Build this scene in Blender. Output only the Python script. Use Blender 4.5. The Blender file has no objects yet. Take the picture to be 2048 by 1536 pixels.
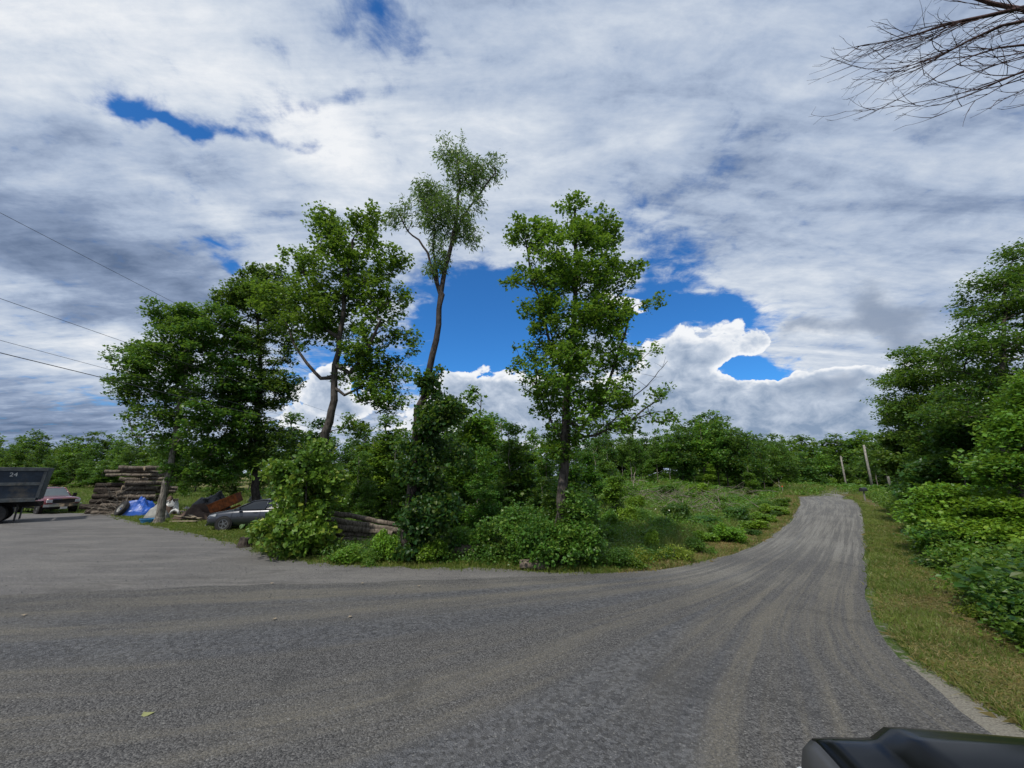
import bpy, math, random
import numpy as np
from mathutils import Vector, Matrix
C = bpy.context.scene.collection
SC = bpy.context.scene
R = math.radians
# ------------------------------------------------------------------ camera
CAM_H = 2.7
HORIZON = 948.0
F = 769.0
PITCH = math.atan((HORIZON - 768.0) / F)
cp, sp = math.cos(PITCH), math.sin(PITCH)
cam_d = bpy.data.cameras.new('camera')
cam_d.sensor_width = 36.0
cam_d.lens = 36.0 * F / 2048.0
cam_d.clip_end = 3000.0
cam_d.clip_start = 0.05
cam = bpy.data.objects.new('camera', cam_d)
cam.location = (0, 0, CAM_H)
cam.rotation_euler = (R(90) + PITCH, 0, 0)
C.objects.link(cam)
SC.camera = cam

def ray(px, py):
    "world direction of a photo pixel (2048 x 1536)"
    x, y, z = px - 1024.0, -(py - 768.0), F
    return (x, z * cp - y * sp, y * cp + z * sp)
def gp(px, py, z=0.0):
    "point where the sight line meets height z"
    d = ray(px, py); s = (z - CAM_H) / d[2]
    return (d[0] * s, d[1] * s)
def at(px, py, Y):
    "point on the sight line at forward distance Y"
    d = ray(px, py); s = Y / d[1]
    return (d[0] * s, Y, CAM_H + d[2] * s)
def azel(px, py):
    d = ray(px, py); n = math.sqrt(d[0]**2 + d[1]**2 + d[2]**2)
    return (math.degrees(math.atan2(d[0], d[1])), math.degrees(math.asin(d[2] / n)))

# ------------------------------------------------------------------ exposure
SC.view_settings.view_transform = 'Standard'
SC.view_settings.look = 'None'
SC.view_settings.gamma = 1.0
SC.view_settings.use_curve_mapping = False
SC.view_settings.exposure = 0.08
SC.cycles.max_bounces = 6
SC.cycles.diffuse_bounces = 3
SC.cycles.glossy_bounces = 3
SC.cycles.transmission_bounces = 4
SC.cycles.transparent_max_bounces = 6

# ------------------------------------------------------------------ sun
SUN_EL = 56.0
SUN_AZ = 212.0          # clockwise from +Y : behind the camera and to the left
sun_d = bpy.data.lights.new('sun', 'SUN')
sun_d.energy = 3.3
sun_d.angle = R(2.5)
sun_d.color = (1.0, 0.95, 0.87)
sun = bpy.data.objects.new('sun', sun_d)
_s = Vector((math.sin(R(SUN_AZ)) * math.cos(R(SUN_EL)), math.cos(R(SUN_AZ)) * math.cos(R(SUN_EL)), math.sin(R(SUN_EL))))
sun.rotation_euler = _s.to_track_quat('Z', 'Y').to_euler()
C.objects.link(sun)

# ------------------------------------------------------------------ node helper
class NT:
    def __init__(s, tree):
        s.t = tree; s.n = tree.nodes; s.l = tree.links
    def set(s, sock, v):
        if isinstance(v, bpy.types.NodeSocket): s.l.new(v, sock)
        elif isinstance(v, bpy.types.Node): s.l.new(v.outputs[0], sock)
        elif v is not None: sock.default_value = v
    def node(s, typ, **kw):
        n = s.n.new(typ)
        for k, v in kw.items(): setattr(n, k, v)
        return n
    def m(s, op, a, b=None, c=None, clamp=False):
        n = s.n.new('ShaderNodeMath'); n.operation = op; n.use_clamp = clamp
        for i, v in enumerate((a, b, c)):
            if v is not None: s.set(n.inputs[i], v)
        return n.outputs[0]
    def vm(s, op, a, b=None, out=0):
        n = s.n.new('ShaderNodeVectorMath'); n.operation = op
        s.set(n.inputs[0], a)
        if b is not None: s.set(n.inputs[1], b)
        return n.outputs['Value'] if op in ('DOT_PRODUCT', 'LENGTH') else n.outputs[0]
    def noise(s, vec, scale=1.0, detail=4, rough=0.5, dist=0.0, lac=2.0):
        n = s.n.new('ShaderNodeTexNoise')
        if vec is not None: s.set(n.inputs['Vector'], vec)
        for k, v in (('Scale', scale), ('Detail', detail), ('Roughness', rough), ('Distortion', dist), ('Lacunarity', lac)):
            n.inputs[k].default_value = v
        return n.outputs['Fac']
    def mapping(s, vec, loc=(0,0,0), rot=(0,0,0), scale=(1,1,1), typ='POINT'):
        n = s.n.new('ShaderNodeMapping'); n.vector_type = typ
        s.set(n.inputs['Vector'], vec)
        n.inputs['Location'].default_value = loc; n.inputs['Rotation'].default_value = rot; n.inputs['Scale'].default_value = scale
        return n.outputs[0]
    def mix(s, f, a, b, blend='MIX', clampf=True):
        n = s.n.new('ShaderNodeMix'); n.data_type = 'RGBA'; n.blend_type = blend; n.clamp_factor = clampf
        s.set(n.inputs[0], f); s.set(n.inputs[6], a); s.set(n.inputs[7], b)
        return n.outputs[2]
    def ramp(s, v, a, b, lo=0.0, hi=1.0, smooth=True):
        n = s.n.new('ShaderNodeMapRange'); n.interpolation_type = 'SMOOTHSTEP' if smooth else 'LINEAR'
        s.set(n.inputs[0], v)
        for i, x in enumerate((a, b, lo, hi)): s.set(n.inputs[1 + i], x)
        return n.outputs[0]
def rgb(r, g, b): return (r, g, b, 1.0)

# ------------------------------------------------------------------ world: sky with its clouds
world = bpy.data.worlds.new('World'); SC.world = world
world.use_nodes = True
w = NT(world.node_tree); w.n.clear()
tc = w.node('ShaderNodeTexCoord').outputs['Generated']
sky = w.node('ShaderNodeTexSky', sky_type='NISHITA')
sky.sun_disc = False
sky.sun_elevation = R(SUN_EL); sky.sun_rotation = R(SUN_AZ)
sky.altitude = 300; sky.air_density = 1.0; sky.dust_density = 0.3; sky.ozone_density = 2.0
sx = w.node('ShaderNodeSeparateXYZ'); w.set(sx.inputs[0], tc)
X_, Y_, Z_ = sx.outputs
el = w.m('MULTIPLY', w.m('ARCSINE', w.m('MINIMUM', w.m('MAXIMUM', Z_, -1.0), 1.0)), 57.29578)
az = w.m('MULTIPLY', w.m('ARCTAN2', X_, Y_), 57.29578)
cmb = w.node('ShaderNodeCombineXYZ'); w.set(cmb.inputs[0], az); w.set(cmb.inputs[1], el)
AE = cmb.outputs[0]
zz = w.m('ADD', w.m('MAXIMUM', Z_, 0.0), 0.16)
cmb2 = w.node('ShaderNodeCombineXYZ'); w.set(cmb2.inputs[0], w.m('DIVIDE', X_, zz)); w.set(cmb2.inputs[1], w.m('DIVIDE', Y_, zz))
PL = cmb2.outputs[0]                       # a flat cloud deck seen in perspective
def blob(px, py, rx, ry, rot=0.0, wgt=1.0, vec=None):
    c = azel(px, py)
    r = R(rot)
    e1 = azel(px + rx * math.cos(r), py + rx * math.sin(r)); e2 = azel(px - ry * math.sin(r), py + ry * math.cos(r))
    e1 = (e1[0] - c[0], e1[1] - c[1]); e2 = (e2[0] - c[0], e2[1] - c[1])
    mp = w.mapping(vec or AEW, loc=(c[0], c[1], 0), rot=(0, 0, math.atan2(e1[1], e1[0])), scale=(math.hypot(*e1), math.hypot(*e2), 1), typ='TEXTURE')
    g = w.m('EXPONENT', w.m('MULTIPLY', w.vm('DOT_PRODUCT', mp, mp), -1.0))
    return w.m('MULTIPLY', g, wgt)
def total(lst):
    s_ = lst[0]
    for q in lst[1:]: s_ = w.m('ADD', s_, q)
    return s_
# warp the placement field so that no patch keeps a smooth outline
wn = w.node('ShaderNodeTexNoise'); w.set(wn.inputs['Vector'], AE); wn.inputs['Scale'].default_value = 0.09; wn.inputs['Detail'].default_value = 5; wn.inputs['Roughness'].default_value = 0.55
wv = w.vm('MULTIPLY', w.vm('SUBTRACT', wn.outputs['Color'], (0.5, 0.5, 0.5)), (11.0, 9.0, 0.0))
AEW = w.vm('ADD', AE, wv)
# --- high deck
n1 = w.noise(w.mapping(PL, rot=(0, 0, R(28)), scale=(0.7, 3.0, 1)), 1.6, 8, 0.58, 0.5)
n2 = w.noise(w.mapping(PL, loc=(3, 1, 0), rot=(0, 0, R(-18)), scale=(1.0, 2.0, 1)), 3.8, 8, 0.66, 0.25)
n3 = w.noise(w.mapping(PL, loc=(7, 2, 0)), 11.0, 5, 0.62, 0.4)
holes = total([
    blob(930, 640, 120, 95, 0, 1.3), blob(1060, 580, 130, 55, 0, .8), blob(890, 740, 120, 60, 0, .9), blob(1010, 700, 90, 90, 0, .9),
    blob(1330, 555, 100, 75, -15, .62), blob(1420, 628, 120, 30, 8, 1.35), blob(1290, 640, 70, 60, 0, 1.0), blob(1250, 420, 110, 50, 40, .33), blob(1400, 340, 130, 40, -35, .30),
    blob(1510, 752, 90, 28, 4, 1.5), blob(285, 212, 62, 32, 10, .95), blob(380, 246, 80, 14, 12, .68), blob(545, 285, 150, 18, 14, .50), blob(640, 200, 120, 26, -22, .40),
    blob(770, 50, 90, 60, 15, .60), blob(455, 522, 40, 18, 10, .8), blob(420, 478, 40, 12, 0, .5), blob(200, 790, 120, 16, 8, .30), blob(640, 770, 90, 70, 0, .9),
    blob(1640, 1400, 10, 10, 0, 0.0)])
cov = w.m('SUBTRACT', w.m('ADD', w.m('ADD', w.m('MULTIPLY', n1, 0.5), w.m('MULTIPLY', n2, 0.62)), w.m('ADD', w.m('MULTIPLY', n3, 0.34), 0.02)), w.m('MULTIPLY', holes, 0.62))
a_hi = w.ramp(w.m('ADD', cov, w.m('MULTIPLY', w.m('SUBTRACT', n3, 0.5), 0.45)), 0.22, 0.68)
lum = total([w.m('MULTIPLY', w.m('SUBTRACT', n1, 0.5), 1.05), w.m('MULTIPLY', w.m('SUBTRACT', n2, 0.5), 0.85), w.m('MULTIPLY', w.m('SUBTRACT', n3, 0.5), 0.22),
    blob(120, 60, 330, 170, 20, .30), blob(560, 170, 330, 110, 15, .24), blob(680, 330, 190, 110, 20, .26), blob(390, 400, 150, 40, 30, .33), blob(60, 560, 120, 40, 0, .25), blob(180, 700, 230, 60, 10, .22),
    blob(330, 330, 200, 60, 20, -.18), blob(180, 520, 290, 75, 18, -.50), blob(100, 320, 160, 90, 0, -.10), blob(150, 620, 170, 25, 8, -.2), blob(170, 250, 60, 50, 0, -.12),
    blob(1500, 700, 330, 130, 0, .22), blob(1000, 430, 250, 110, 0, .08), blob(1900, 420, 190, 120, 0, -.10), blob(1500, 150, 400, 200, 0, -.05), blob(80, 840, 260, 70, 0, -.36), blob(1330, 400, 160, 50, 35, -.14), blob(1450, 330, 200, 30, -30, -.12)])
lumv = w.m('ADD', lum, 0.53)
cr = w.node('ShaderNodeValToRGB'); w.set(cr.inputs[0], lumv)
cr.color_ramp.elements[0].position = 0.0; cr.color_ramp.elements[0].color = rgb(0.115, 0.165, 0.27)
cr.color_ramp.elements[1].position = 1.0; cr.color_ramp.elements[1].color = rgb(0.83, 0.85, 0.88)
for p_, c_ in ((0.3, (0.24, 0.31, 0.45)), (0.5, (0.40, 0.48, 0.62)), (0.75, (0.60, 0.66, 0.75))):
    e_ = cr.color_ramp.elements.new(p_); e_.color = rgb(*c_)
# --- heaped clouds over the horizon
q1 = w.noise(w.mapping(AE, scale=(0.8, 1.15, 1)), 0.22, 8, 0.57, 0.5)
q2 = w.noise(w.mapping(AE, loc=(30, 7, 3), scale=(1, 1.4, 1)), 0.30, 7, 0.6, 0.3)
hp = total([blob(1385, 730, 120, 85, 0, .95), blob(1300, 780, 150, 90, 0, .8), blob(1495, 690, 55, 32, -10, .75), blob(1640, 810, 200, 60, -4, 1.15), blob(1500, 840, 330, 70, 0, .85), blob(1680, 775, 110, 24, -5, .6),
    blob(1050, 800, 130, 70, 0, .95), blob(920, 790, 60, 40, 0, .8), blob(640, 800, 110, 60, 0, .9), blob(1130, 850, 500, 60, 0, .8), blob(1250, 590, 60, 30, 30, .7),
    blob(1820, 850, 160, 80, 0, .8), blob(1505, 752, 85, 20, 3, -1.5), blob(1580, 735, 60, 12, 0, -.7), blob(1250, 690, 60, 50, 0, -.5)])
fld = w.m('ADD', hp, w.m('MULTIPLY', w.ramp(hp, 0.08, 0.5, 0.25, 1.0), w.m('ADD', w.m('MULTIPLY', w.m('SUBTRACT', q1, 0.5), 2.1), w.m('MULTIPLY', w.m('SUBTRACT', q2, 0.5), 0.9))))
a_cu = w.ramp(fld, 0.46, 0.60)
shade = w.m('ADD', w.ramp(fld, 0.52, 1.25, 1.0, 0.40), w.m('ADD', w.m('MULTIPLY', w.m('SUBTRACT', q2, 0.5), 1.6), w.ramp(el, 2.0, 14.0, -0.12, 0.05)))
cr2 = w.node('ShaderNodeValToRGB'); w.set(cr2.inputs[0], shade)
cr2.color_ramp.elements[0].position = 0.15; cr2.color_ramp.elements[0].color = rgb(0.23, 0.31, 0.44)
cr2.color_ramp.elements[1].position = 1.0; cr2.color_ramp.elements[1].color = rgb(0.86, 0.88, 0.91)
e_ = cr2.color_ramp.elements.new(0.6); e_.color = rgb(0.50, 0.57, 0.68)
# --- low grey scud in front
gy = total([blob(1765, 610, 80, 50, 5, 1.2), blob(1730, 660, 100, 26, -8, .8), blob(1600, 665, 60, 26, 0, .65), blob(1800, 700, 90, 26, -5, .75), blob(1700, 775, 190, 22, -8, .65), blob(1900, 745, 60, 30, 0, .5)])
gfl = w.m('ADD', gy, w.m('MULTIPLY', w.m('SUBTRACT', q1, 0.5), 1.3))
a_gy = w.m('MULTIPLY', w.ramp(w.m('ADD', gfl, w.m('MULTIPLY', w.m('SUBTRACT', q2, 0.5), 0.8)), 0.25, 1.15), 0.85)
blue = w.mix(1.0, sky.outputs[0], rgb(0.30, 0.86, 1.42), 'MULTIPLY')
def x10(c): return w.mix(1.0, c, rgb(10, 10, 10), 'MULTIPLY')
c_ = w.mix(a_hi, blue, x10(cr.outputs[0]))
c_ = w.mix(a_cu, c_, x10(cr2.outputs[0]))
c_ = w.mix(a_gy, c_, rgb(2.3, 2.9, 4.0))
bg = w.node('ShaderNodeBackground'); w.set(bg.inputs[0], c_); bg.inputs[1].default_value = 0.1
out = w.node('ShaderNodeOutputWorld'); w.l.new(bg.outputs[0], out.inputs[0])
# ------------------------------------------------------------------ mesh helpers
def np_mesh(name, V, loops, sizes, mats, uvs=None, mat_idx=None, smooth=False):
    V = np.asarray(V, np.float32); loops = np.asarray(loops, np.int32).ravel(); sizes = np.asarray(sizes, np.int32)
    me = bpy.data.meshes.new(name)
    me.vertices.add(len(V)); me.vertices.foreach_set('co', V.ravel())
    me.loops.add(len(loops)); me.loops.foreach_set('vertex_index', loops)
    me.polygons.add(len(sizes))
    st = np.zeros(len(sizes), np.int32); st[1:] = np.cumsum(sizes)[:-1]
    me.polygons.foreach_set('loop_start', st)
    me.polygons.foreach_set('loop_total', sizes)
    if mat_idx is not None: me.polygons.foreach_set('material_index', np.asarray(mat_idx, np.int32))
    me.polygons.foreach_set('use_smooth', np.full(len(sizes), bool(smooth)))
    if uvs is not None:
        ul = me.uv_layers.new(name='UVMap'); ul.data.foreach_set('uv', np.asarray(uvs, np.float32)[loops].ravel())
    for m_ in (mats if isinstance(mats, (list, tuple)) else [mats]): me.materials.append(m_)
    me.update(calc_edges=True)
    return me
def link(name, me, parent=None):
    o = bpy.data.objects.new(name, me); C.objects.link(o)
    if parent is not None: o.parent = parent
    return o
ONES = ['', 'first', 'second', 'third', 'fourth', 'fifth', 'sixth', 'seventh', 'eighth', 'ninth', 'tenth', 'eleventh', 'twelfth', 'thirteenth', 'fourteenth', 'fifteenth', 'sixteenth', 'seventeenth', 'eighteenth', 'nineteenth']
def nth(n):
    if n < 20: return ONES[n]
    t = ['', '', 'twent', 'thirt', 'fort', 'fift', 'sixt', 'sevent', 'eight', 'ninet'][n//10]
    return t+'ieth' if n % 10 == 0 else t+'y-'+ONES[n % 10]
def tag(o, label=None, cat=None, group=None, kind=None):
    if label: o['label'] = label
    if cat: o['category'] = cat
    if group: o['group'] = group
    if kind: o['kind'] = kind
    return o
def empty(name, loc=(0,0,0), rz=0.0, label=None, cat=None, group=None):
    o = bpy.data.objects.new(name, None); C.objects.link(o)
    o.empty_display_size = 0.3
    o.location = loc; o.rotation_euler = (0, 0, rz)
    return tag(o, label, cat, group)
def kids(o): return [c for c in KIDS.get(o.name, [])]
KIDS = {}
def copy_tree(root, label=None, group=None, children=()):
    c = root.copy(); C.objects.link(c)
    for ch in children:
        d = ch.copy(); C.objects.link(d); d.parent = c
    if label: c['label'] = label
    if group: c['group'] = group
    return c

class MB:
    "collects primitives into ONE mesh object"
    def __init__(s): s.v = []; s.f = []; s.mi = []; s.cur = 0
    def add(s, vs, fs, mi=None):
        b = len(s.v); s.v += [tuple(p) for p in vs]
        for f in fs: s.f.append(tuple(b + i for i in f)); s.mi.append(s.cur if mi is None else mi)
        return s
    def box(s, c, size, rot=(0,0,0), taper=1.0, M=None):
        x, y, z = size[0]/2, size[1]/2, size[2]/2
        vs = [Vector((a*x*(taper if k > 0 else 1), b*y*(taper if k > 0 else 1), k*z)) for k in (-1,1) for a, b in ((-1,-1),(1,-1),(1,1),(-1,1))]
        from mathutils import Euler
        m_ = Euler(rot).to_matrix()
        vs = [m_ @ p + Vector(c) for p in vs]
        return s.add(vs, [(3,2,1,0),(4,5,6,7),(0,1,5,4),(1,2,6,5),(2,3,7,6),(3,0,4,7)])
    def tube(s, pts, rad, n=8, caps=True, jit=0.0, rng=None):
        pts = [Vector(p) for p in pts]
        rad = rad if isinstance(rad, (list, tuple)) else [rad]*len(pts)
        rings = []; up = None
        for i, p in enumerate(pts):
            t = (pts[min(i+1, len(pts)-1)] - pts[max(i-1, 0)]).normalized()
            if up is None:
                up = Vector((0,0,1)) if abs(t.z) < 0.9 else Vector((1,0,0))
            a = t.cross(up).normalized(); b = a.cross(t).normalized(); up = b
            ring = []
            for k in range(n):
                an = 2*math.pi*k/n
                rr = rad[i]*(1 + (rng.uniform(-jit, jit) if rng else 0))
                ring.append(p + (a*math.cos(an) + b*math.sin(an))*rr)
            rings.append(ring)
        vs = [q for r_ in rings for q in r_]; fs = []
        for i in range(len(pts)-1):
            for k in range(n):
                fs.append((i*n+k, i*n+(k+1)%n, (i+1)*n+(k+1)%n, (i+1)*n+k))
        if caps:
            fs.append(tuple(reversed(range(n)))); fs.append(tuple((len(pts)-1)*n+k for k in range(n)))
        return s.add(vs, fs)
    def cyl(s, c, axis, r, h, n=20, r2=None):
        a = Vector(axis).normalized()*h/2; c = Vector(c)
        return s.tube([c-a, c+a], [r, r if r2 is None else r2], n)
    def ring(s, c, axis, prof, n=24):
        "lathe: prof = [(radius, offset along axis)] closed loop"
        ax = Vector(axis).normalized(); up = Vector((0,0,1)) if abs(ax.z) < .9 else Vector((1,0,0))
        a = ax.cross(up).normalized(); b = a.cross(ax).normalized(); c = Vector(c)
        vs = []; m_ = len(prof); fs = []
        for k in range(n):
            an = 2*math.pi*k/n; d = a*math.cos(an) + b*math.sin(an)
            for r_, h_ in prof: vs.append(c + d*r_ + ax*h_)
        for k in range(n):
            for j in range(m_):
                fs.append((k*m_+j, ((k+1)%n)*m_+j, ((k+1)%n)*m_+(j+1)%m_, k*m_+(j+1)%m_))
        return s.add(vs, fs)
    def extrude(s, poly, y0, y1, inset=None):
        "poly in (x,z), extruded along y; inset: function(x,z)->dy pulled inward"
        n = len(poly); ins = inset or (lambda x, z: 0.0)
        vs = [(x, y0 + ins(x, z), z) for x, z in poly] + [(x, y1 - ins(x, z), z) for x, z in poly]
        fs = [tuple(range(n)), tuple(reversed(range(n, 2*n)))]
        for i in range(n): j = (i+1) % n; fs.append((j, i, n+i, n+j))
        return s.add(vs, fs)
    def grid(s, fn, nu, nv):
        vs = [fn(i/(nu-1), j/(nv-1)) for j in range(nv) for i in range(nu)]
        fs = [(j*nu+i, j*nu+i+1, (j+1)*nu+i+1, (j+1)*nu+i) for j in range(nv-1) for i in range(nu-1)]
        return s.add(vs, fs)
    def build(s, name, mats, parent=None, smooth=False, bevel=0.0):
        me = bpy.data.meshes.new(name); me.from_pydata(s.v, [], s.f)
        for m_ in (mats if isinstance(mats, (list, tuple)) else [mats]): me.materials.append(m_)
        me.polygons.foreach_set('material_index', np.asarray(s.mi, np.int32))
        import bmesh
        bm = bmesh.new(); bm.from_mesh(me); bmesh.ops.recalc_face_normals(bm, faces=bm.faces)
        bm.to_mesh(me); bm.free()
        if smooth: me.polygons.foreach_set('use_smooth', np.ones(len(me.polygons), bool))
        o = link(name, me, parent)
        if bevel:
            b = o.modifiers.new('bevel', 'BEVEL'); b.width = bevel; b.segments = 2; b.limit_method = 'ANGLE'; b.angle_limit = R(35)
        return o

# ------------------------------------------------------------------ materials
def new_mat(name):
    m_ = bpy.data.materials.new(name); m_.use_nodes = True
    t = NT(m_.node_tree); t.n.clear()
    o = t.node('ShaderNodeOutputMaterial'); t.out = o
    return m_, t
def bsdf(t, col, rough=0.7, spec=0.5, metal=0.0, normal=None, coat=0.0):
    b = t.node('ShaderNodeBsdfPrincipled')
    t.set(b.inputs['Base Color'], col); t.set(b.inputs['Roughness'], rough); t.set(b.inputs['Metallic'], metal)
    b.inputs['Specular IOR Level'].default_value = spec
    b.inputs['Coat Weight'].default_value = coat; b.inputs['Coat Roughness'].default_value = 0.06
    if normal is not None: t.set(b.inputs['Normal'], normal)
    return b.outputs[0]
def bump(t, h, strength=0.5, dist=0.02):
    b = t.node('ShaderNodeBump'); t.set(b.inputs['Height'], h); b.inputs['Strength'].default_value = strength; b.inputs['Distance'].default_value = dist
    return b.outputs[0]
def pos(t): return t.node('ShaderNodeNewGeometry').outputs['Position']
def objc(t): return t.node('ShaderNodeTexCoord').outputs['Object']
def simple(name, col, rough=0.6, metal=0.0, var=0.25, scale=6.0, spec=0.5, coat=0.0, dirt=None, dirt_amt=0.4):
    m_, t = new_mat(name)
    c = objc(t)
    n = t.noise(c, scale, 5, 0.6)
    a = tuple(x*(1-var) for x in col) + (1,); b = tuple(min(1, x*(1+var)) for x in col) + (1,)
    cc = t.mix(t.ramp(n, 0.3, 0.7), a, b)
    if dirt: cc = t.mix(t.m('MULTIPLY', t.ramp(t.noise(c, scale*0.37, 6, 0.7), 0.5, 0.68), dirt_amt), cc, tuple(dirt) + (1,))
    t.l.new(bsdf(t, cc, t.ramp(n, 0.2, 0.8, rough*0.85, min(1, rough*1.15)), spec, metal, coat=coat), t.out.inputs[0])
    return m_
def leaf_mat(name, dark, light, trans=(0.30, 0.50, 0.05), clump=0.5, tint=(0.24, 0.20, 0.03), tint_amt=0.25, tmix=0.33, gloss=0.42):
    m_, t = new_mat(name)
    g = t.node('ShaderNodeNewGeometry')
    rnd = g.outputs['Random Per Island']
    n = t.noise(g.outputs['Position'], clump, 3, 0.55)
    f = t.m('ADD', t.m('MULTIPLY', rnd, 0.5), t.m('MULTIPLY', t.ramp(n, 0.38, 0.62), 0.5))
    oi = t.node('ShaderNodeObjectInfo').outputs['Random']
    col = t.mix(f, rgb(*dark), rgb(*light))
    hs = t.node('ShaderNodeHueSaturation'); t.set(hs.inputs['Color'], col)
    t.set(hs.inputs['Hue'], t.ramp(oi, 0, 1, 0.488, 0.512, False)); t.set(hs.inputs['Value'], t.ramp(t.m('FRACT', t.m('MULTIPLY', oi, 7.3)), 0, 1, 0.82, 1.2, False))
    col = hs.outputs[0]
    if tint is not None:
        k = t.ramp(t.m('ADD', t.m('MULTIPLY', rnd, 0.5), t.m('MULTIPLY', t.noise(g.outputs['Position'], 0.9, 2), 0.6)), 0.62, 0.8)
        col = t.mix(t.m('MULTIPLY', k, tint_amt), col, rgb(*tint))
    d = bsdf(t, col, gloss, 0.35)
    tr = t.node('ShaderNodeBsdfTranslucent'); t.set(tr.inputs[0], t.mix(0.55, col, rgb(*trans), 'MIX'))
    ms = t.node('ShaderNodeMixShader'); ms.inputs[0].default_value = tmix
    t.l.new(d, ms.inputs[1]); t.l.new(tr.outputs[0], ms.inputs[2]); t.l.new(ms.outputs[0], t.out.inputs[0])
    return m_
def bark_mat(name, a, b, moss=None):
    m_, t = new_mat(name)
    p = pos(t)
    st = t.mapping(p, scale=(9, 9, 1.6))
    n = t.noise(st, 1.6, 7, 0.65, 0.6)
    n2 = t.noise(p, 3.0, 4, 0.6)
    c = t.mix(t.ramp(n, 0.36, 0.62), rgb(*a), rgb(*b))
    c = t.mix(t.m('MULTIPLY', t.ramp(n2, 0.52, 0.66), 0.5), c, rgb(*(moss or tuple(min(1, x*1.7) for x in b))))
    t.l.new(bsdf(t, c, 0.9, 0.2, normal=bump(t, n, 0.9, 0.03)), t.out.inputs[0])
    return m_

M = {}
M['leaf_maple'] = leaf_mat('leaf_maple', (0.019, 0.063, 0.009), (0.085, 0.206, 0.022), clump=0.6)
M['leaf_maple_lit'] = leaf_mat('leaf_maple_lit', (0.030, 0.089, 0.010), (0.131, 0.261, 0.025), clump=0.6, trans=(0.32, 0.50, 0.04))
M['leaf_deep'] = leaf_mat('leaf_deep', (0.012, 0.047, 0.009), (0.055, 0.144, 0.022), clump=0.5)
M['leaf_cherry'] = leaf_mat('leaf_cherry', (0.047, 0.099, 0.023), (0.180, 0.296, 0.083), clump=0.9, gloss=0.35)
M['leaf_vine'] = leaf_mat('leaf_vine', (0.008, 0.030, 0.006), (0.034, 0.093, 0.017), clump=0.9)
M['leaf_bass'] = leaf_mat('leaf_bass', (0.037, 0.109, 0.014), (0.159, 0.296, 0.034), clump=1.0, tint=(0.42, 0.33, 0.04), tint_amt=0.35)
M['leaf_bright'] = leaf_mat('leaf_bright', (0.063, 0.146, 0.012), (0.206, 0.372, 0.030), clump=0.9, trans=(0.36, 0.52, 0.04))
M['leaf_shrub'] = leaf_mat('leaf_shrub', (0.026, 0.084, 0.012), (0.110, 0.241, 0.030), clump=0.9)
M['leaf_yellow'] = leaf_mat('leaf_yellow', (0.104, 0.156, 0.014), (0.331, 0.372, 0.041), clump=0.9)
M['leaf_forest'] = leaf_mat('leaf_forest', (0.023, 0.068, 0.012), (0.097, 0.206, 0.030), clump=0.25)
M['bark'] = bark_mat('bark', (0.028, 0.024, 0.021), (0.09, 0.078, 0.068))
M['bark_pale'] = bark_mat('bark_pale', (0.08, 0.07, 0.06), (0.26, 0.235, 0.20))
M['bark_dark'] = bark_mat('bark_dark', (0.02, 0.017, 0.016), (0.07, 0.058, 0.052))
M['dead_wood'] = bark_mat('dead_wood', (0.11, 0.095, 0.075), (0.27, 0.235, 0.19))
M['twig_red'] = bark_mat('twig_red', (0.035, 0.02, 0.02), (0.085, 0.05, 0.048))

# ------------------------------------------------------------------ terrain
def smooth(x): x = np.clip(x, 0, 1); return x*x*(3-2*x)
def vnoise(x, y, s, seed=0):
    "cheap value noise, numpy"
    x = np.asarray(x, float)/s; y = np.asarray(y, float)/s
    xi = np.floor(x).astype(np.int64); yi = np.floor(y).astype(np.int64); fx = smooth(x-xi); fy = smooth(y-yi)
    def h(a, b):
        k = (a*374761393 + b*668265263 + seed*974634777) & 0xffffffff
        k = ((k ^ (k >> 13))*1274126177) & 0xffffffff
        return ((k ^ (k >> 16)) & 0xffff)/65535.0
    return (h(xi, yi)*(1-fx) + h(xi+1, yi)*fx)*(1-fy) + (h(xi, yi+1)*(1-fx) + h(xi+1, yi+1)*fx)*fy
# edges of the road surfaces, read off the photograph on the level ground
L_px = [(1596,994),(1599,1004),(1588,1030),(1562,1056),(1520,1085),(1465,1108),(1400,1128),(1310,1143),(1180,1150)]
R_px = [(1690,994),(1712,1006),(1724,1020),(1727,1035),(1729,1060),(1734,1110),(1738,1160),(1742,1215),(1770,1285),(1830,1350),(1905,1420),(1985,1475),(2048,1506)]
L_w = [gp(*p) for p in L_px] + [(-1.0, 11.0), (-4.5, 10.7), (-7.5, 10.3), (-11.5, 9.6), (-16, 8.8), (-26, 6.5), (-45, 0.0)]
R_w = [gp(*p) for p in R_px] + [(4.2, 1.6), (3.7, -1.5), (1.8, -4.4), (-4.0, -5.6), (-12, -6.0), (-25, -8.0), (-45, -14)]
D_px = [(1180,1147),(1000,1141),(850,1137),(700,1132),(610,1125),(540,1110),(490,1095),(430,1080),(375,1066),(320,1055),(270,1045),(235,1036),(222,1029),(180,1026),(90,1028),(0,1027)]
D_w = [gp(*p) for p in D_px] + [(-60, 31)]
def resample(P, n):
    P = np.array(P, float); 
    # Catmull-Rom then even spacing
    Q = []
    for i in range(len(P)-1):
        p0, p1, p2, p3 = P[max(i-1,0)], P[i], P[i+1], P[min(i+2, len(P)-1)]
        for t in np.linspace(0, 1, 12, endpoint=False):
            Q.append(0.5*((2*p1)+(-p0+p2)*t+(2*p0-5*p1+4*p2-p3)*t*t+(-p0+3*p1-3*p2+p3)*t**3))
    Q.append(P[-1]); Q = np.array(Q)
    d = np.r_[0, np.cumsum(np.linalg.norm(np.diff(Q, axis=0), axis=1))]
    u = np.linspace(0, d[-1], n)
    return np.c_[np.interp(u, d, Q[:,0]), np.interp(u, d, Q[:,1])]
far_c = [(64, 62), (58, 74), (44, 84), (24, 92)]       # over the crest the road bends away to the left
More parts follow.
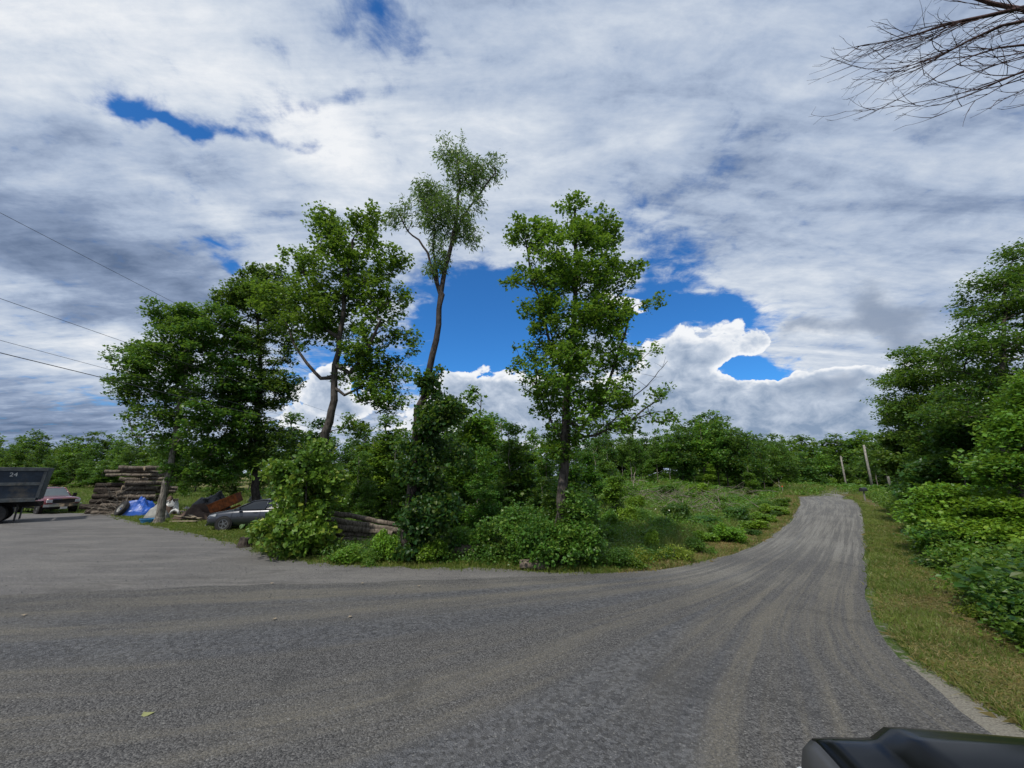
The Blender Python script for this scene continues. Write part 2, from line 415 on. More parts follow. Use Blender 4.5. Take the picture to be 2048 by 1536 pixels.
def seg_dist(px, py, poly):
    "distance of many points to a polyline, and side"
    best = np.full(px.shape, 1e9)
    for a, b in zip(poly[:-1], poly[1:]):
        dx, dy = b[0]-a[0], b[1]-a[1]; L2 = dx*dx+dy*dy+1e-9
        t = np.clip(((px-a[0])*dx+(py-a[1])*dy)/L2, 0, 1)
        best = np.minimum(best, np.hypot(px-a[0]-t*dx, py-a[1]-t*dy))
    return best
def inside(px, py, poly):
    c = np.zeros(px.shape, bool); n = len(poly)
    for i in range(n):
        x1, y1 = poly[i]; x2, y2 = poly[(i+1) % n]
        cond = ((y1 > py) != (y2 > py)) & (px < (x2-x1)*(py-y1)/(y2-y1+1e-12)+x1)
        c ^= cond
    return c
Lr = resample(L_w, 260); Rr = resample(R_w, 260)
ROADPOLY = [tuple(p) for p in resample(L_w, 90)] + [tuple(p) for p in resample(R_w, 90)[::-1]]
Dr = resample(D_w, 120)
DRIVEPOLY = [tuple(p) for p in Dr[::2]] + [(-60, 5)] + [tuple(p) for p in resample(L_w[len(L_px)-1:], 30)[::-1]]
SIDE_DRIVE = [gp(1718,1010), gp(1760,1022), (70, 40), (70, 44), gp(1755,1012), gp(1700,1000)]
def road_dist(x, y):
    "negative inside any gravel surface"
    d = np.minimum(seg_dist(x, y, ROADPOLY + ROADPOLY[:1]), seg_dist(x, y, DRIVEPOLY + DRIVEPOLY[:1]))
    ins = inside(x, y, ROADPOLY) | inside(x, y, DRIVEPOLY)
    return np.where(ins, -d, d)
def height(x, y):
    x = np.asarray(x, float); y = np.asarray(y, float)
    r = np.hypot(x, y)
    z = np.zeros_like(r)
    # cleared rise beyond the left side of the road
    hill = smooth((y-19)/38)*smooth((x+8)/14)*smooth((52-x+ (y-50)*0.1)/16)
    edge = smooth((seg_dist(x, y, [tuple(p) for p in Lr[::6]])-1.5)/14)
    z = z + 1.75*hill*edge*(1-0.6*smooth((x-20)/14))
    # crest : land falls away beyond
    z = z - smooth((r-65)/55)*5.5*smooth((x-14)/25)
    # shallow ditch and bank right of the road
    dr = seg_dist(x, y, [tuple(p) for p in Rr[::6]])
    right = (x > np.interp(y, np.sort(Rr[:, 1]), Rr[np.argsort(Rr[:, 1]), 0])) & (y > -8)
    sdk = smooth((np.abs(y-(40-(x-34)*0.22))-3.5)/2.5)
    z = z + np.where(right, sdk*( -0.22*np.exp(-((dr-2.4)/0.8)**2) + 0.9*smooth((dr-3.2)/9)), 0)
    z = z + 0.12*(vnoise(x, y, 3.1, 1)-0.5)*smooth((r-8)/10) + 0.5*(vnoise(x, y, 17, 2)-0.5)*smooth((r-25)/30)
    d = road_dist(x, y) if z.ndim else road_dist(np.array([x]), np.array([y]))[0]
    k = smooth((d-0.05)/1.2)
    return z*k
# both functions tabulated once, every 0.3 m
_tx = np.arange(-130, 131, 0.4); _ty = np.arange(-30, 131, 0.4)
_TX, _TY = np.meshgrid(_tx, _ty)
_exact_h, _exact_d = height, road_dist
_TD = _exact_d(_TX.ravel(), _TY.ravel()).reshape(_TX.shape)
_cache_d = True
road_dist = lambda x, y: _TD.ravel() if np.size(x) == _TX.size else _exact_d(x, y)
_TH = _exact_h(_TX.ravel(), _TY.ravel()).reshape(_TX.shape)
def _look(T, x, y):
    u = np.clip((np.asarray(x, float)+130)/0.4, 0, len(_tx)-1.001); v = np.clip((np.asarray(y, float)+30)/0.4, 0, len(_ty)-1.001)
    i = u.astype(int); j = v.astype(int); a = u-i; b = v-j
    return (T[j, i]*(1-a)+T[j, i+1]*a)*(1-b) + (T[j+1, i]*(1-a)+T[j+1, i+1]*a)*b
def road_dist(x, y): return _look(_TD, x, y)
def height(x, y): return _look(_TH, x, y)
def hz(x, y): return float(height(x, y))
# ------------------------------------------------------------------ ground materials
def ground_material():
    m_, t = new_mat('ground_mat')
    p = pos(t)
    at_ = t.node('ShaderNodeAttribute', attribute_name='zone').outputs['Color']
    s = t.node('ShaderNodeSeparateColor'); t.set(s.inputs[0], at_)
    verge, bare, shade = s.outputs
    n = t.noise(p, 0.7, 6, 0.6, 0.3); f = t.noise(p, 9.0, 5, 0.7); g = t.noise(p, 40.0, 3, 0.6)
    grass = t.mix(t.ramp(n, 0.3, 0.7), rgb(0.035, 0.075, 0.012), rgb(0.085, 0.135, 0.024))
    grass = t.mix(t.ramp(f, 0.35, 0.7), grass, rgb(0.06, 0.085, 0.022))
    dry = t.mix(t.ramp(f, 0.3, 0.7), rgb(0.15, 0.125, 0.050), rgb(0.30, 0.24, 0.11))
    k = t.ramp(t.m('ADD', verge, t.m('MULTIPLY', t.m('SUBTRACT', n, 0.5), 1.1)), 0.35, 0.75)
    c = t.mix(k, grass, dry)
    soil = t.mix(t.ramp(g, 0.35, 0.7), rgb(0.17, 0.155, 0.13), rgb(0.36, 0.335, 0.29))
    k2 = t.ramp(t.m('ADD', bare, t.m('MULTIPLY', t.m('SUBTRACT', f, 0.5), 1.2)), 0.45, 0.7)
    c = t.mix(k2, c, soil)
    c = t.mix(t.ramp(g, 0.3, 0.75, 0.0, 0.35), c, rgb(0.03, 0.05, 0.012))
    t.l.new(bsdf(t, c, 0.95, 0.15, normal=bump(t, t.m('ADD', f, g), 0.7, 0.05)), t.out.inputs[0])
    return m_
M['ground'] = ground_material()
def axis_steps(lo, hi, fine_lo, fine_hi, fs):
    a = list(np.arange(fine_lo, fine_hi+fs, fs)); st = fs
    x = fine_hi
    while x < hi: st *= 1.12; x += st; a.append(x)
    x = fine_lo; st = fs
    while x > lo: st *= 1.12; x -= st; a.insert(0, x)
    return np.array(a)
gx = axis_steps(-900, 900, -46, 62, 0.42); gy_ = axis_steps(-300, 1400, -16, 72, 0.42)
GX, GY = np.meshgrid(gx, gy_)
gzv = height(GX.ravel(), GY.ravel())
dro = road_dist(GX.ravel(), GY.ravel())
gzv = gzv - 0.04*(vnoise(GX.ravel(), GY.ravel(), 300, 4)-0.5)*0
gzv = gzv - np.where(dro < 0.0, 0.05*smooth(-dro/0.5), 0)
Vg = np.c_[GX.ravel(), GY.ravel(), gzv]
nx_, ny_ = len(gx), len(gy_)
ii = (np.arange(ny_-1)[:, None]*nx_ + np.arange(nx_-1)[None, :]).ravel()
quads = np.c_[ii, ii+1, ii+1+nx_, ii+nx_]
me = np_mesh('ground', Vg, quads, np.full(len(quads), 4), M['ground'], smooth=True)
dR = seg_dist(GX.ravel(), GY.ravel(), [tuple(p) for p in Rr[::4]]); dL = seg_dist(GX.ravel(), GY.ravel(), [tuple(p) for p in Lr[:150:4]])
gxr, gyr = GX.ravel(), GY.ravel()
# sun-dried mown strip along both road edges
verge = np.maximum(np.exp(-((dL-0.9)/0.9)**2)*(gxr > 3), np.exp(-((dR-1.3)/0.9)**2)*(1.25-0.75*smooth((9-gyr)/3)))
field = smooth((gyr-29)/4)*smooth((-14-gxr)/4)*0.62
cut = smooth((gyr-22)/8)*smooth((gxr+4)/6)*smooth((46-gxr)/8)*0.45
verge = np.maximum(np.maximum(verge, field), cut)
bare = np.maximum(np.exp(-(dR/0.55)**2)*smooth((9-gyr)/5)*1.2, np.exp(-(np.abs(dro)/0.35)**2)*0.55)
yard = np.exp(-(((gxr+19)/6)**2+((gyr-21)/2.2)**2))*0.35
bare = np.maximum(bare, yard)
col = np.c_[verge, bare, np.zeros_like(bare), np.ones_like(bare)].astype(np.float32)
ca = me.color_attributes.new('zone', 'FLOAT_COLOR', 'POINT'); ca.data.foreach_set('color', col.ravel())
tag(link('ground', me), kind='structure')

# ------------------------------------------------------------------ gravel road
def gravel_material(name, drive=False):
    m_, t = new_mat(name)
    p = pos(t)
    uv = t.node('ShaderNodeUVMap').outputs[0]
    su = t.node('ShaderNodeSeparateXYZ'); t.set(su.inputs[0], uv); U, V_, _ = su.outputs
    wob = t.noise(p, 0.35, 3, 0.5)
    Uw = t.m('ADD', U, t.m('MULTIPLY', t.m('SUBTRACT', wob, 0.5), 0.007))
    cv = t.node('ShaderNodeCombineXYZ'); t.set(cv.inputs[0], Uw); t.set(cv.inputs[1], t.m('MULTIPLY', V_, 0.0055))
    big = t.noise(cv.outputs[0], 15.0, 3, 0.6); mid = t.noise(cv.outputs[0], 55.0, 4, 0.65)
    pat = t.noise(p, 0.28, 5, 0.6, 0.4)
    g1 = t.noise(p, 28.0, 4, 0.75); g2 = t.noise(p, 75.0, 3, 0.7)
    vo = t.node('ShaderNodeTexVoronoi'); t.set(vo.inputs['Vector'], p); vo.inputs['Scale'].default_value = 55.0
    vr = t.node('ShaderNodeSeparateColor'); t.set(vr.inputs[0], vo.outputs['Color'])
    if not drive:
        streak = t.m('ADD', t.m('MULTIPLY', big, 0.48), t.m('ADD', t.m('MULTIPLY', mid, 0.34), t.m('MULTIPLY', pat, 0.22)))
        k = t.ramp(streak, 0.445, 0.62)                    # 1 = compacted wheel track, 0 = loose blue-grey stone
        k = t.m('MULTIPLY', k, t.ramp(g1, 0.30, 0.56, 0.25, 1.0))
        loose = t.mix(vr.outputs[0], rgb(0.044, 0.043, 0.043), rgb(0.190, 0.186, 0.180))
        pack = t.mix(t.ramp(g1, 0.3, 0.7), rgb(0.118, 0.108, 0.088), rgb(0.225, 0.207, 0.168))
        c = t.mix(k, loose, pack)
        # fist-size windrows of coarse stone and a few damp hollows
        v2 = t.node('ShaderNodeTexVoronoi'); t.set(v2.inputs['Vector'], p); v2.inputs['Scale'].default_value = 24.0
        v2c = t.node('ShaderNodeSeparateColor'); t.set(v2c.inputs[0], v2.outputs['Color'])
        wr = t.noise(t.vm('ADD', cv.outputs[0], (0.37, 0.0, 2.0)), 7.0, 2, 0.5)
        coarse = t.m('MULTIPLY', t.ramp(wr, 0.54, 0.64), t.ramp(g1, 0.25, 0.5))
        c = t.mix(t.m('MULTIPLY', coarse, 0.75), c, t.mix(v2c.outputs[0], rgb(0.038, 0.042, 0.050), rgb(0.170, 0.176, 0.190)))
        damp = t.ramp(t.noise(p, 0.55, 6, 0.65, 0.8), 0.56, 0.68)
        c = t.mix(t.m('MULTIPLY', damp, 0.38), c, rgb(0.055, 0.054, 0.052))
        edge = t.m('MAXIMUM', t.ramp(U, 0.08, 0.0), t.ramp(U, 0.93, 1.0))
        c = t.mix(t.m('MULTIPLY', edge, 0.55), c, loose)
        # far half coloured paler as sunlit; nearer gravel has foreground shade in its colour
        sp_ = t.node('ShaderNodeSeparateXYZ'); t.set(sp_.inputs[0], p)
        far_sunlit = t.m('MULTIPLY', t.ramp(t.m('ADD', sp_.outputs[1], t.m('MULTIPLY', t.m('SUBTRACT', pat, 0.5), 9.0)), 9.5, 15.0), t.ramp(k, 0.0, 1.0, 0.30, 0.95))
        c = t.mix(far_sunlit, c, t.mix(t.ramp(g1, 0.3, 0.7), rgb(0.20, 0.195, 0.178), rgb(0.33, 0.318, 0.285)))
        h = t.m('ADD', t.m('MULTIPLY', t.m('SUBTRACT', 1.0, vo.outputs['Distance']), t.ramp(k, 0, 1, 1.0, 0.45)), t.m('ADD', g1, t.m('MULTIPLY', g2, 0.6)))
    else:
        base = t.mix(t.ramp(pat, 0.3, 0.7), rgb(0.150, 0.143, 0.138), rgb(0.215, 0.205, 0.190))
        st = t.noise(t.mapping(p, rot=(0, 0, R(35)), scale=(0.35, 2.0, 1)), 0.9, 5, 0.6)
        base = t.mix(t.ramp(st, 0.45, 0.65, 0, 0.7), base, rgb(0.27, 0.255, 0.23))
        c = t.mix(t.ramp(g1, 0.3, 0.75, 0.0, 0.7), base, rgb(0.085, 0.083, 0.088))
        c = t.mix(t.ramp(vr.outputs[0], 0.86, 0.97), c, rgb(0.24, 0.235, 0.225))
        c = t.mix(t.m('MULTIPLY', t.ramp(t.noise(t.mapping(p, rot=(0, 0, R(20)), scale=(0.5, 1.6, 1)), 0.6, 7, 0.68, 0.8), 0.50, 0.64), 0.55), c, rgb(0.095, 0.090, 0.085))
        h = t.m('ADD', g1, t.m('MULTIPLY', g2, 0.5))
    c = t.mix(t.ramp(g2, 0.36, 0.66, 0.0, 0.62), c, rgb(0.04, 0.04, 0.042))
    c = t.mix(t.ramp(vr.outputs[1], 0.95, 0.99, 0, 0.45), c, rgb(0.28, 0.275, 0.26))
    t.l.new(bsdf(t, c, 0.92, 0.2, normal=bump(t, h, 0.75 if not drive else 0.4, 0.022)), t.out.inputs[0])
    return m_
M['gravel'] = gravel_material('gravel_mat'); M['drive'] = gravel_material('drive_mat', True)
# extend both edges over the crest
farL = [(20, 97), (38, 88), (50, 78), (52, 66), (45, 56)]; farR = [(22, 104), (44, 95), (59, 82), (62, 68), (56, 58)]
Lall = resample(farL + L_w, 420); Rall = resample(farR + R_w, 420)
NU = 60
us = np.linspace(0, 1, NU)
VV = []; UVv = []
alen = np.r_[0, np.cumsum(np.linalg.norm(np.diff((Lall+Rall)/2, axis=0), axis=1))]
rngr = np.random.default_rng(5)
for i in range(420):
    e0 = 0.20*(vnoise(alen[i], 3.0, 0.8, 11)-0.5) + 0.25*(vnoise(alen[i], 9.0, 3.1, 12)-0.5); e1 = 0.20*(vnoise(alen[i], 5.0, 0.8, 13)-0.5)+ 0.25*(vnoise(alen[i], 9.0, 3.1, 15)-0.5)
    W_ = np.linalg.norm(Rall[i]-Lall[i])
    for u in us:
        uu = u + (1-u)**14*e0/W_ + u**14*e1/W_
        q = Lall[i]*(1-uu) + Rall[i]*uu
        VV.append((q[0], q[1])); UVv.append((u, alen[i]))
VV = np.array(VV); 
zroad = height(VV[:, 0], VV[:, 1]); rr_ = np.hypot(VV[:, 0], VV[:, 1])
crown = 0.05*np.sin(np.pi*np.array(UVv)[:, 0])
ruts = 0.018*(vnoise(np.array(UVv)[:, 0]*30, np.array(UVv)[:, 1]*0.15, 1.0, 21)-0.5)
VV3 = np.c_[VV, zroad + 0.022 + crown + ruts]
ii = (np.arange(419)[:, None]*NU + np.arange(NU-1)[None, :]).ravel()
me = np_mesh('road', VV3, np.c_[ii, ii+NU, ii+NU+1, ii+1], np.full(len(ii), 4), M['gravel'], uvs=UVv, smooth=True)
tag(link('road', me), kind='structure')
# driveway : fan between its far edge and the line where the road gravel starts
Da = resample(D_w, 160); Db = resample([(x, y-1.2) for x, y in L_w[len(L_px)-1:-1]] + [(-62, -8)], 160)
VV = []; UVv = []
for i in range(160):
    for j in range(30):
        u = j/29; e = 0.30*(vnoise(i*0.9, 1.0, 1.0, 31)-0.5)*(1-u)*2
        q = Da[i]*(1-u) + Db[i]*u
        VV.append((q[0], q[1]+e, 0.016 + 0.012*(vnoise(q[0], q[1], 1.5, 9)-.5))); UVv.append((u, i*0.3))
ii = (np.arange(159)[:, None]*30 + np.arange(29)[None, :]).ravel()
me = np_mesh('driveway', VV, np.c_[ii, ii+30, ii+31, ii+1], np.full(len(ii), 4), M['drive'], uvs=UVv, smooth=True)
tag(link('driveway', me), kind='structure')
# the entrance joining the road on its right side, beyond the bend
sd0 = [(30.2, 35.6), (36, 35.2), (46, 33.2), (62, 29)]; sd1 = [(35.6, 43.2), (40, 41.3), (48, 38.6), (62, 36)]
A_ = resample(sd0, 40); B_ = resample(sd1, 40)
VV = [tuple(A_[i]*(1-j/7)+B_[i]*(j/7)) for i in range(40) for j in range(8)]
VV = np.array(VV); UVv = [(j/7, i*0.5) for i in range(40) for j in range(8)]
VV3 = np.c_[VV, height(VV[:, 0], VV[:, 1]) + 0.045]
ii = (np.arange(39)[:, None]*8 + np.arange(7)[None, :]).ravel()
me = np_mesh('side_driveway', VV3, np.c_[ii, ii+8, ii+9, ii+1], np.full(len(ii), 4), M['gravel'], uvs=UVv, smooth=True)
tag(link('side_driveway', me), kind='structure')
# ------------------------------------------------------------------ trees
LEAF = {
 'diamond': (np.array([(0,0,0),(.40,.45,.10),(0,1,-.08),(-.40,.45,.10)], float), [(0,1,2,3)]),
 'narrow':  (np.array([(0,0,0),(.15,.45,.04),(0,1,-.10),(-.15,.45,.04)], float), [(0,1,2,3)]),
 'maple':   (np.array([(0,0,0),(.30,.05,.04),(.55,.55,.10),(.22,.60,.03),(0,1,-.10),(-.22,.60,.03),(-.55,.55,.10),(-.30,.05,.04)], float), [(0,1,2,3,4,5,6,7)]),
 'heart':   (np.array([(0,.05,0),(.28,-.06,.03),(.50,.22,.09),(.40,.62,.07),(0,1,-.12),(-.40,.62,.07),(-.50,.22,.09),(-.28,-.06,.03)], float), [(0,1,2,3,4),(0,4,5,6,7)]),
 'blade':   (np.array([(-.04,0,0),(.04,0,0),(0,1,.0)], float), [(0,1,2)]),
}
def rand_frames(rng, n, nrm_up=0.8, droop=0.25, outward=None):
    "leaf frames: y = leaf axis, z = leaf normal"
    nz = rng.normal(size=(n, 3)); nz /= np.linalg.norm(nz, axis=1)[:, None]
    nz = nz*(1-nrm_up) + np.array([0, 0, 1.0])*nrm_up + rng.normal(size=(n, 3))*0.35
    nz /= np.linalg.norm(nz, axis=1)[:, None]
    a = rng.uniform(0, 2*np.pi, n)
    y = np.c_[np.cos(a), np.sin(a), -droop + 0.3*rng.normal(size=n)]
    if outward is not None: y += outward*0.9
    y -= nz*(y*nz).sum(1)[:, None]; y /= np.linalg.norm(y, axis=1)[:, None]+1e-9
    x = np.cross(y, nz)
    return np.stack([x, y, nz], axis=1)         # rows are the axes
def leaves_mesh(name, P, size, rng, kind='diamond', mat=None, nrm_up=0.8, droop=0.25, outward=None, frames=None):
    T, faces = LEAF[kind]; n = len(P); k = len(T)
    Fm = frames if frames is not None else rand_frames(rng, n, nrm_up, droop, outward)
    sc = (size*(0.45 + 0.95*rng.uniform(size=n)**1.3)) if np.isscalar(size) else size
    V = P[:, None, :] + np.einsum('kj,njl->nkl', T, Fm)*sc[:, None, None]
    base = (np.arange(n)*k)[:, None]
    loops = np.concatenate([base + np.array(f)[None, :] for f in faces], axis=1).ravel()
    sizes = np.tile(np.array([len(f) for f in faces]), n)
    return np_mesh(name, V.reshape(-1, 3), loops, sizes, mat)
def tubes_mesh(name, P0, P1, R0, R1, mat, n=6):
    P0, P1 = np.asarray(P0, float), np.asarray(P1, float); R0 = np.asarray(R0, float); R1 = np.asarray(R1, float)
    d = P1-P0; L = np.linalg.norm(d, axis=1); L[L == 0] = 1e-6; d = d/L[:, None]
    P1 = P1 + d*(R1*0.4)[:, None]
    ref = np.where(np.abs(d[:, 2:3]) > 0.9, np.array([[1.0, 0, 0]]), np.array([[0, 0, 1.0]]))
    a = np.cross(d, ref); a /= np.linalg.norm(a, axis=1)[:, None]; b = np.cross(d, a)
    th = 2*np.pi*np.arange(n)/n
    off = a[:, None, :]*np.cos(th)[None, :, None] + b[:, None, :]*np.sin(th)[None, :, None]
    V = np.concatenate([P0[:, None, :]+off*R0[:, None, None], P1[:, None, :]+off*R1[:, None, None]], axis=1)
    m = len(P0); base = (np.arange(m)*2*n)[:, None]
    q = np.concatenate([np.array([[k, (k+1) % n, n+(k+1) % n, n+k]]) for k in range(n)], axis=0).reshape(1, -1)
    loops = (base+q).ravel()
    return np_mesh(name, V.reshape(-1, 3), loops, np.full(m*n, 4), mat, smooth=True)
def mpp(py, Y, z=None):
    "metres per photo pixel at forward distance Y"
    return Y/ (F*cp + (py-768.0)*sp*-1*-1)
def pb(px, py, Y, rx, ry, rd=None, w=1.0):
    "an ellipsoid of foliage: centre from pixel, sizes in metres"
    c = at(px, py, Y); s = (Y*cp + (c[2]-CAM_H)*sp)/F
    return (c[0], c[1], c[2], rx*s, (rd if rd is not None else rx*s*0.95), ry*s, w)
def sample_blobs(rng, blobs, n, shell=0.35):
    vol = np.array([b[6]*(b[3]*b[4]*b[5])**(2/3) for b in blobs]); vol = vol/vol.sum()
    idx = rng.choice(len(blobs), n, p=vol)
    B = np.array([b[:6] for b in blobs])[idx]
    u = rng.normal(size=(n, 3)); u /= np.linalg.norm(u, axis=1)[:, None]
    r = rng.uniform(0, 1, n)**shell
    return B[:, :3] + u*r[:, None]*B[:, 3:6]
def grow(name, trunk, r0, blobs, n_tips, rng_seed, leaf='diamond', leaf_size=0.14, per_tip=150, spread=0.45, flat=0.45,
         leafm='leaf_maple', barkm='bark', dmin=0.35, nrm_up=0.75, droop=0.25, min_z=None, extra=None, rtip=0.006, root=None,
         label=None, cat='tree', group=None, twigs=0, limbs=None, up_pen=1.2, r_top=0.05, hang=0.0, gapf=2.6, gapt=-0.55):
    rng = np.random.default_rng(rng_seed)
    trunk = [np.array(p, float) for p in trunk]
    # densify and roughen the trunk
    nodes = []; par = []
    T = []
    for a, b in zip(trunk[:-1], trunk[1:]):
        k = max(2, int(np.linalg.norm(b-a)/0.45))
        for j in range(k): T.append(a+(b-a)*j/k)
    T.append(trunk[-1]); T = np.array(T)
    T[1:-1, :2] += rng.normal(size=(len(T)-2, 2))*0.035
    for i, p in enumerate(T): nodes.append(p); par.append(i-1)
    ntr = len(nodes)
    rad_fix = {i: max(r_top, r0*(1-0.80*(i/(ntr-1))**0.85)) for i in range(ntr)}
    rad_fix[0] = r0*1.35
    for lb in (limbs or []):            # explicit limbs: (index fraction on trunk, [points], r)
        k0 = int(lb[0]*(ntr-1)); prev = k0; a = nodes[k0]; rr = lb[2]
        pts = [a] + [np.array(p, float) for p in lb[1]]
        for s_, (u, v) in enumerate(zip(pts[:-1], pts[1:])):
            k = max(2, int(np.linalg.norm(v-u)/0.5))
            for j in range(1, k+1):
                nodes.append(u+(v-u)*j/k + rng.normal(size=3)*0.03); par.append(prev); prev = len(nodes)-1
                rad_fix[prev] = rr*(1-0.7*((s_+j/k)/len(pts)))
    blobs = [(b[0], b[1], b[2], max(b[3]-0.55*spread, b[3]*.5), max(b[4]-0.55*spread, b[4]*.5), max(b[5]-0.5*spread*max(flat, .4), b[5]*.5), b[6]) for b in blobs]
    cand = sample_blobs(rng, blobs, n_tips*6, 0.5)
    keep = []
    ph = rng.uniform(0, 6.28, 9); fr = gapf
    def gap(p):
        x, y, z = p
        return math.sin(x*fr+ph[0]+1.3*math.sin(z*fr*.8+ph[1])) + math.sin(y*fr*1.1+ph[2]+1.1*math.sin(x*fr*.9+ph[3])) + math.sin(z*fr*1.5+ph[4]+1.2*math.sin(y*fr*.7+ph[5]))
    for p in cand:
        if gapf and gap(p) < gapt: continue
        if min_z is not None and p[2] < min_z: continue
        if keep and np.min(np.sum((np.array(keep)-p)**2, axis=1)) < dmin*dmin: continue
        keep.append(p)
        if len(keep) >= n_tips: break
    tips = np.array(keep)
    TN = np.array(nodes)
    dd = np.min(np.linalg.norm(tips[:, None, :]-TN[None, :, :], axis=2), axis=1)
    tips = tips[np.argsort(dd)]
    cap = len(nodes)+len(tips)*4+10
    N = np.zeros((cap, 3)); N[:len(nodes)] = TN; cnt = len(nodes); par = par + [0]*(cap-len(par))
    depth = np.zeros(cap); depth[:cnt] = 0
    tip_idx = []
    rmin = 0.12*len(T)
    for p in tips:
        Q = N[:cnt]; v = p-Q; d = np.linalg.norm(v, axis=1)
        rise = v[:, 2]
        cost = d*(1+0.0) + up_pen*np.maximum(0, 0.30*d-rise) + 0.06*depth[:cnt]
        cost[:int(rmin)] += 6
        k = int(np.argmin(cost)); a = Q[k].copy(); L = d[k]
        ns = 3 if L > 0.9 else 2
        prev = k
        out = p-a; hor = out.copy(); hor[2] *= 0.35
        m1 = a + hor*0.45 + np.array([0, 0, out[2]*0.30])
        for j in range(1, ns+1):
            t = j/ns
            q = (1-t)**2*a + 2*(1-t)*t*m1 + t*t*p
            if j < ns: q = q + rng.normal(size=3)*0.05*L
            N[cnt] = q; par[cnt] = prev; depth[cnt] = depth[prev]+L/ns; prev = cnt; cnt += 1
        tip_idx.append(prev)
    par = np.array(par[:cnt]); N = N[:cnt]
    r = np.zeros(cnt); e = 2.35
    for i in tip_idx: r[i] += rtip**e
    for i in range(cnt-1, 0, -1):
        r[par[i]] += max(r[i], rtip**e)
    r = np.maximum(r, rtip**e)**(1/e)
    for i, v in rad_fix.items(): r[i] = min(max(v, 0), 9) if i >= ntr else v
    for i in range(cnt):
        if i >= ntr and i not in rad_fix: r[i] = min(r[i], 0.6*r0)
    i = np.arange(1, cnt)
    R0 = np.minimum(r[par[i]], r[i]*1.7+0.004); 
    R0[:ntr-1] = r[par[i[:ntr-1]]]
    # leaves
    TP = N[tip_idx]; TD = TP-N[par[tip_idx]]; TD /= np.linalg.norm(TD, axis=1)[:, None]+1e-9
    cen = TP.mean(0)
    nl = len(TP)*per_tip
    ti = np.repeat(np.arange(len(TP)), per_tip)
    g = rng.normal(size=(nl, 3)); g /= np.linalg.norm(g, axis=1)[:, None]; g *= (rng.uniform(size=nl)**0.55*1.75)[:, None]; g *= np.array([spread, spread, spread*flat])
    sz = rng.uniform(0.55, 1.35, len(TP)); 
    P = TP[ti] + g*sz[ti][:, None] - TD[ti]*rng.uniform(0, 0.5, nl)[:, None]*spread
    P[:, 2] -= hang*np.abs(rng.normal(size=nl))
    dead = rng.uniform(size=nl) > np.clip(sz[ti]**1.5*0.8, 0.3, 1); P = P[~dead]
    if min_z is not None: P = P[P[:, 2] > min_z*0.6]
    outv = P-cen; outv /= np.linalg.norm(outv, axis=1)[:, None]+1e-9; outv[:, 2] *= 0.3
    base = root if root is not None else tuple(T[0])
    off = np.array(base)
    # twig wires inside each spray
    P0, P1, Ra, Rb = list(N[par[i]]-off), list(N[i]-off), list(R0), list(r[i])
    if twigs:
        kk = rng.choice(len(P), min(len(P), len(TP)*twigs), replace=False)
        tk = np.linalg.norm(P[kk][:, None, :]-TP[None, ::1, :], axis=2).argmin(1) if len(kk)*len(TP) < 6e6 else rng.integers(0, len(TP), len(kk))
        for a_, b_ in zip(P[kk], TP[tk]): P0.append(b_-off); P1.append(a_-off); Ra.append(rtip*0.7); Rb.append(rtip*0.4)
    e_ = empty(name, base, 0, label, cat, group)
    link('trunk', tubes_mesh('trunk', P0, P1, Ra, Rb, M[barkm], 7 if len(P0) < 4000 else 5), e_)
    cm = leaves_mesh('crown', P-off, leaf_size, rng, leaf, M[leafm] if isinstance(leafm, str) else leafm, nrm_up, droop, outv)
    link('crown', cm, e_)
    return e_
def tp(*pts): return [at(*p) for p in pts]
def based(px, py, pts, sink=0.15):
    "trunk standing on the ground under pixel px,py; the other points share its distance"
    x, y = gp(px, py); z = hz(x, y)
    for _ in range(3): x, y = gp(px, py, z); z = hz(x, y)
    return [(x, y, z-sink)] + [at(a, b, y+(c if c is not None else 0)) for a, b, c in pts], y

# -- maple on the far left
tr, Y = based(316, 1046, [(328, 985, 0), (341, 930, 0), (352, 870, 0), (362, 800, 0), (375, 720, 0.2), (385, 650, 0.3)])
grow('maple_tree', tr, 0.23, [pb(322, 745, Y, 88, 80), pb(395, 690, Y, 88, 88), pb(280, 705, Y, 48, 30), pb(345, 630, Y, 50, 34), pb(420, 640, Y, 55, 42), pb(330, 845, Y, 75, 75), pb(430, 820, Y+.5, 80, 110),
    pb(445, 930, Y+1, 60, 50, w=1.2), pb(395, 920, Y+1, 60, 60, w=1.2), pb(268, 770, Y, 36, 50), pb(470, 740, Y+.5, 40, 80)], 520, 11, 'maple', 0.15, 150, 0.34, 0.55, 'leaf_maple', 'bark_pale', dmin=0.38, min_z=1.6,
    label='broad dark green maple with a mottled grey trunk leaning right beside the junk heap', group='tall trees along the driveway edge', rtip=0.009)
# -- darker tree behind it
tr, Y = based(512, 1040, [(511, 960, 0), (514, 880, 0), (517, 800, 0), (520, 720, 0), (515, 640, 0), (505, 585, 0)])
Y2 = Y
grow('maple_tree', tr, 0.27, [pb(520, 585, Y, 58, 62), pb(462, 605, Y, 40, 36), pb(560, 640, Y, 40, 60), pb(500, 680, Y, 55, 60), pb(545, 770, Y, 55, 55), pb(490, 790, Y, 60, 90), pb(510, 880, Y, 70, 60), pb(575, 700, Y, 25, 40), pb(585, 780, Y, 25, 22)],
    420, 12, 'maple', 0.15, 150, 0.34, 0.55, 'leaf_deep', 'bark_dark', dmin=0.38, min_z=2.2,
    label='dark narrow maple standing behind the grey car, its top just left of the forked maple', group='tall trees along the driveway edge', rtip=0.009)
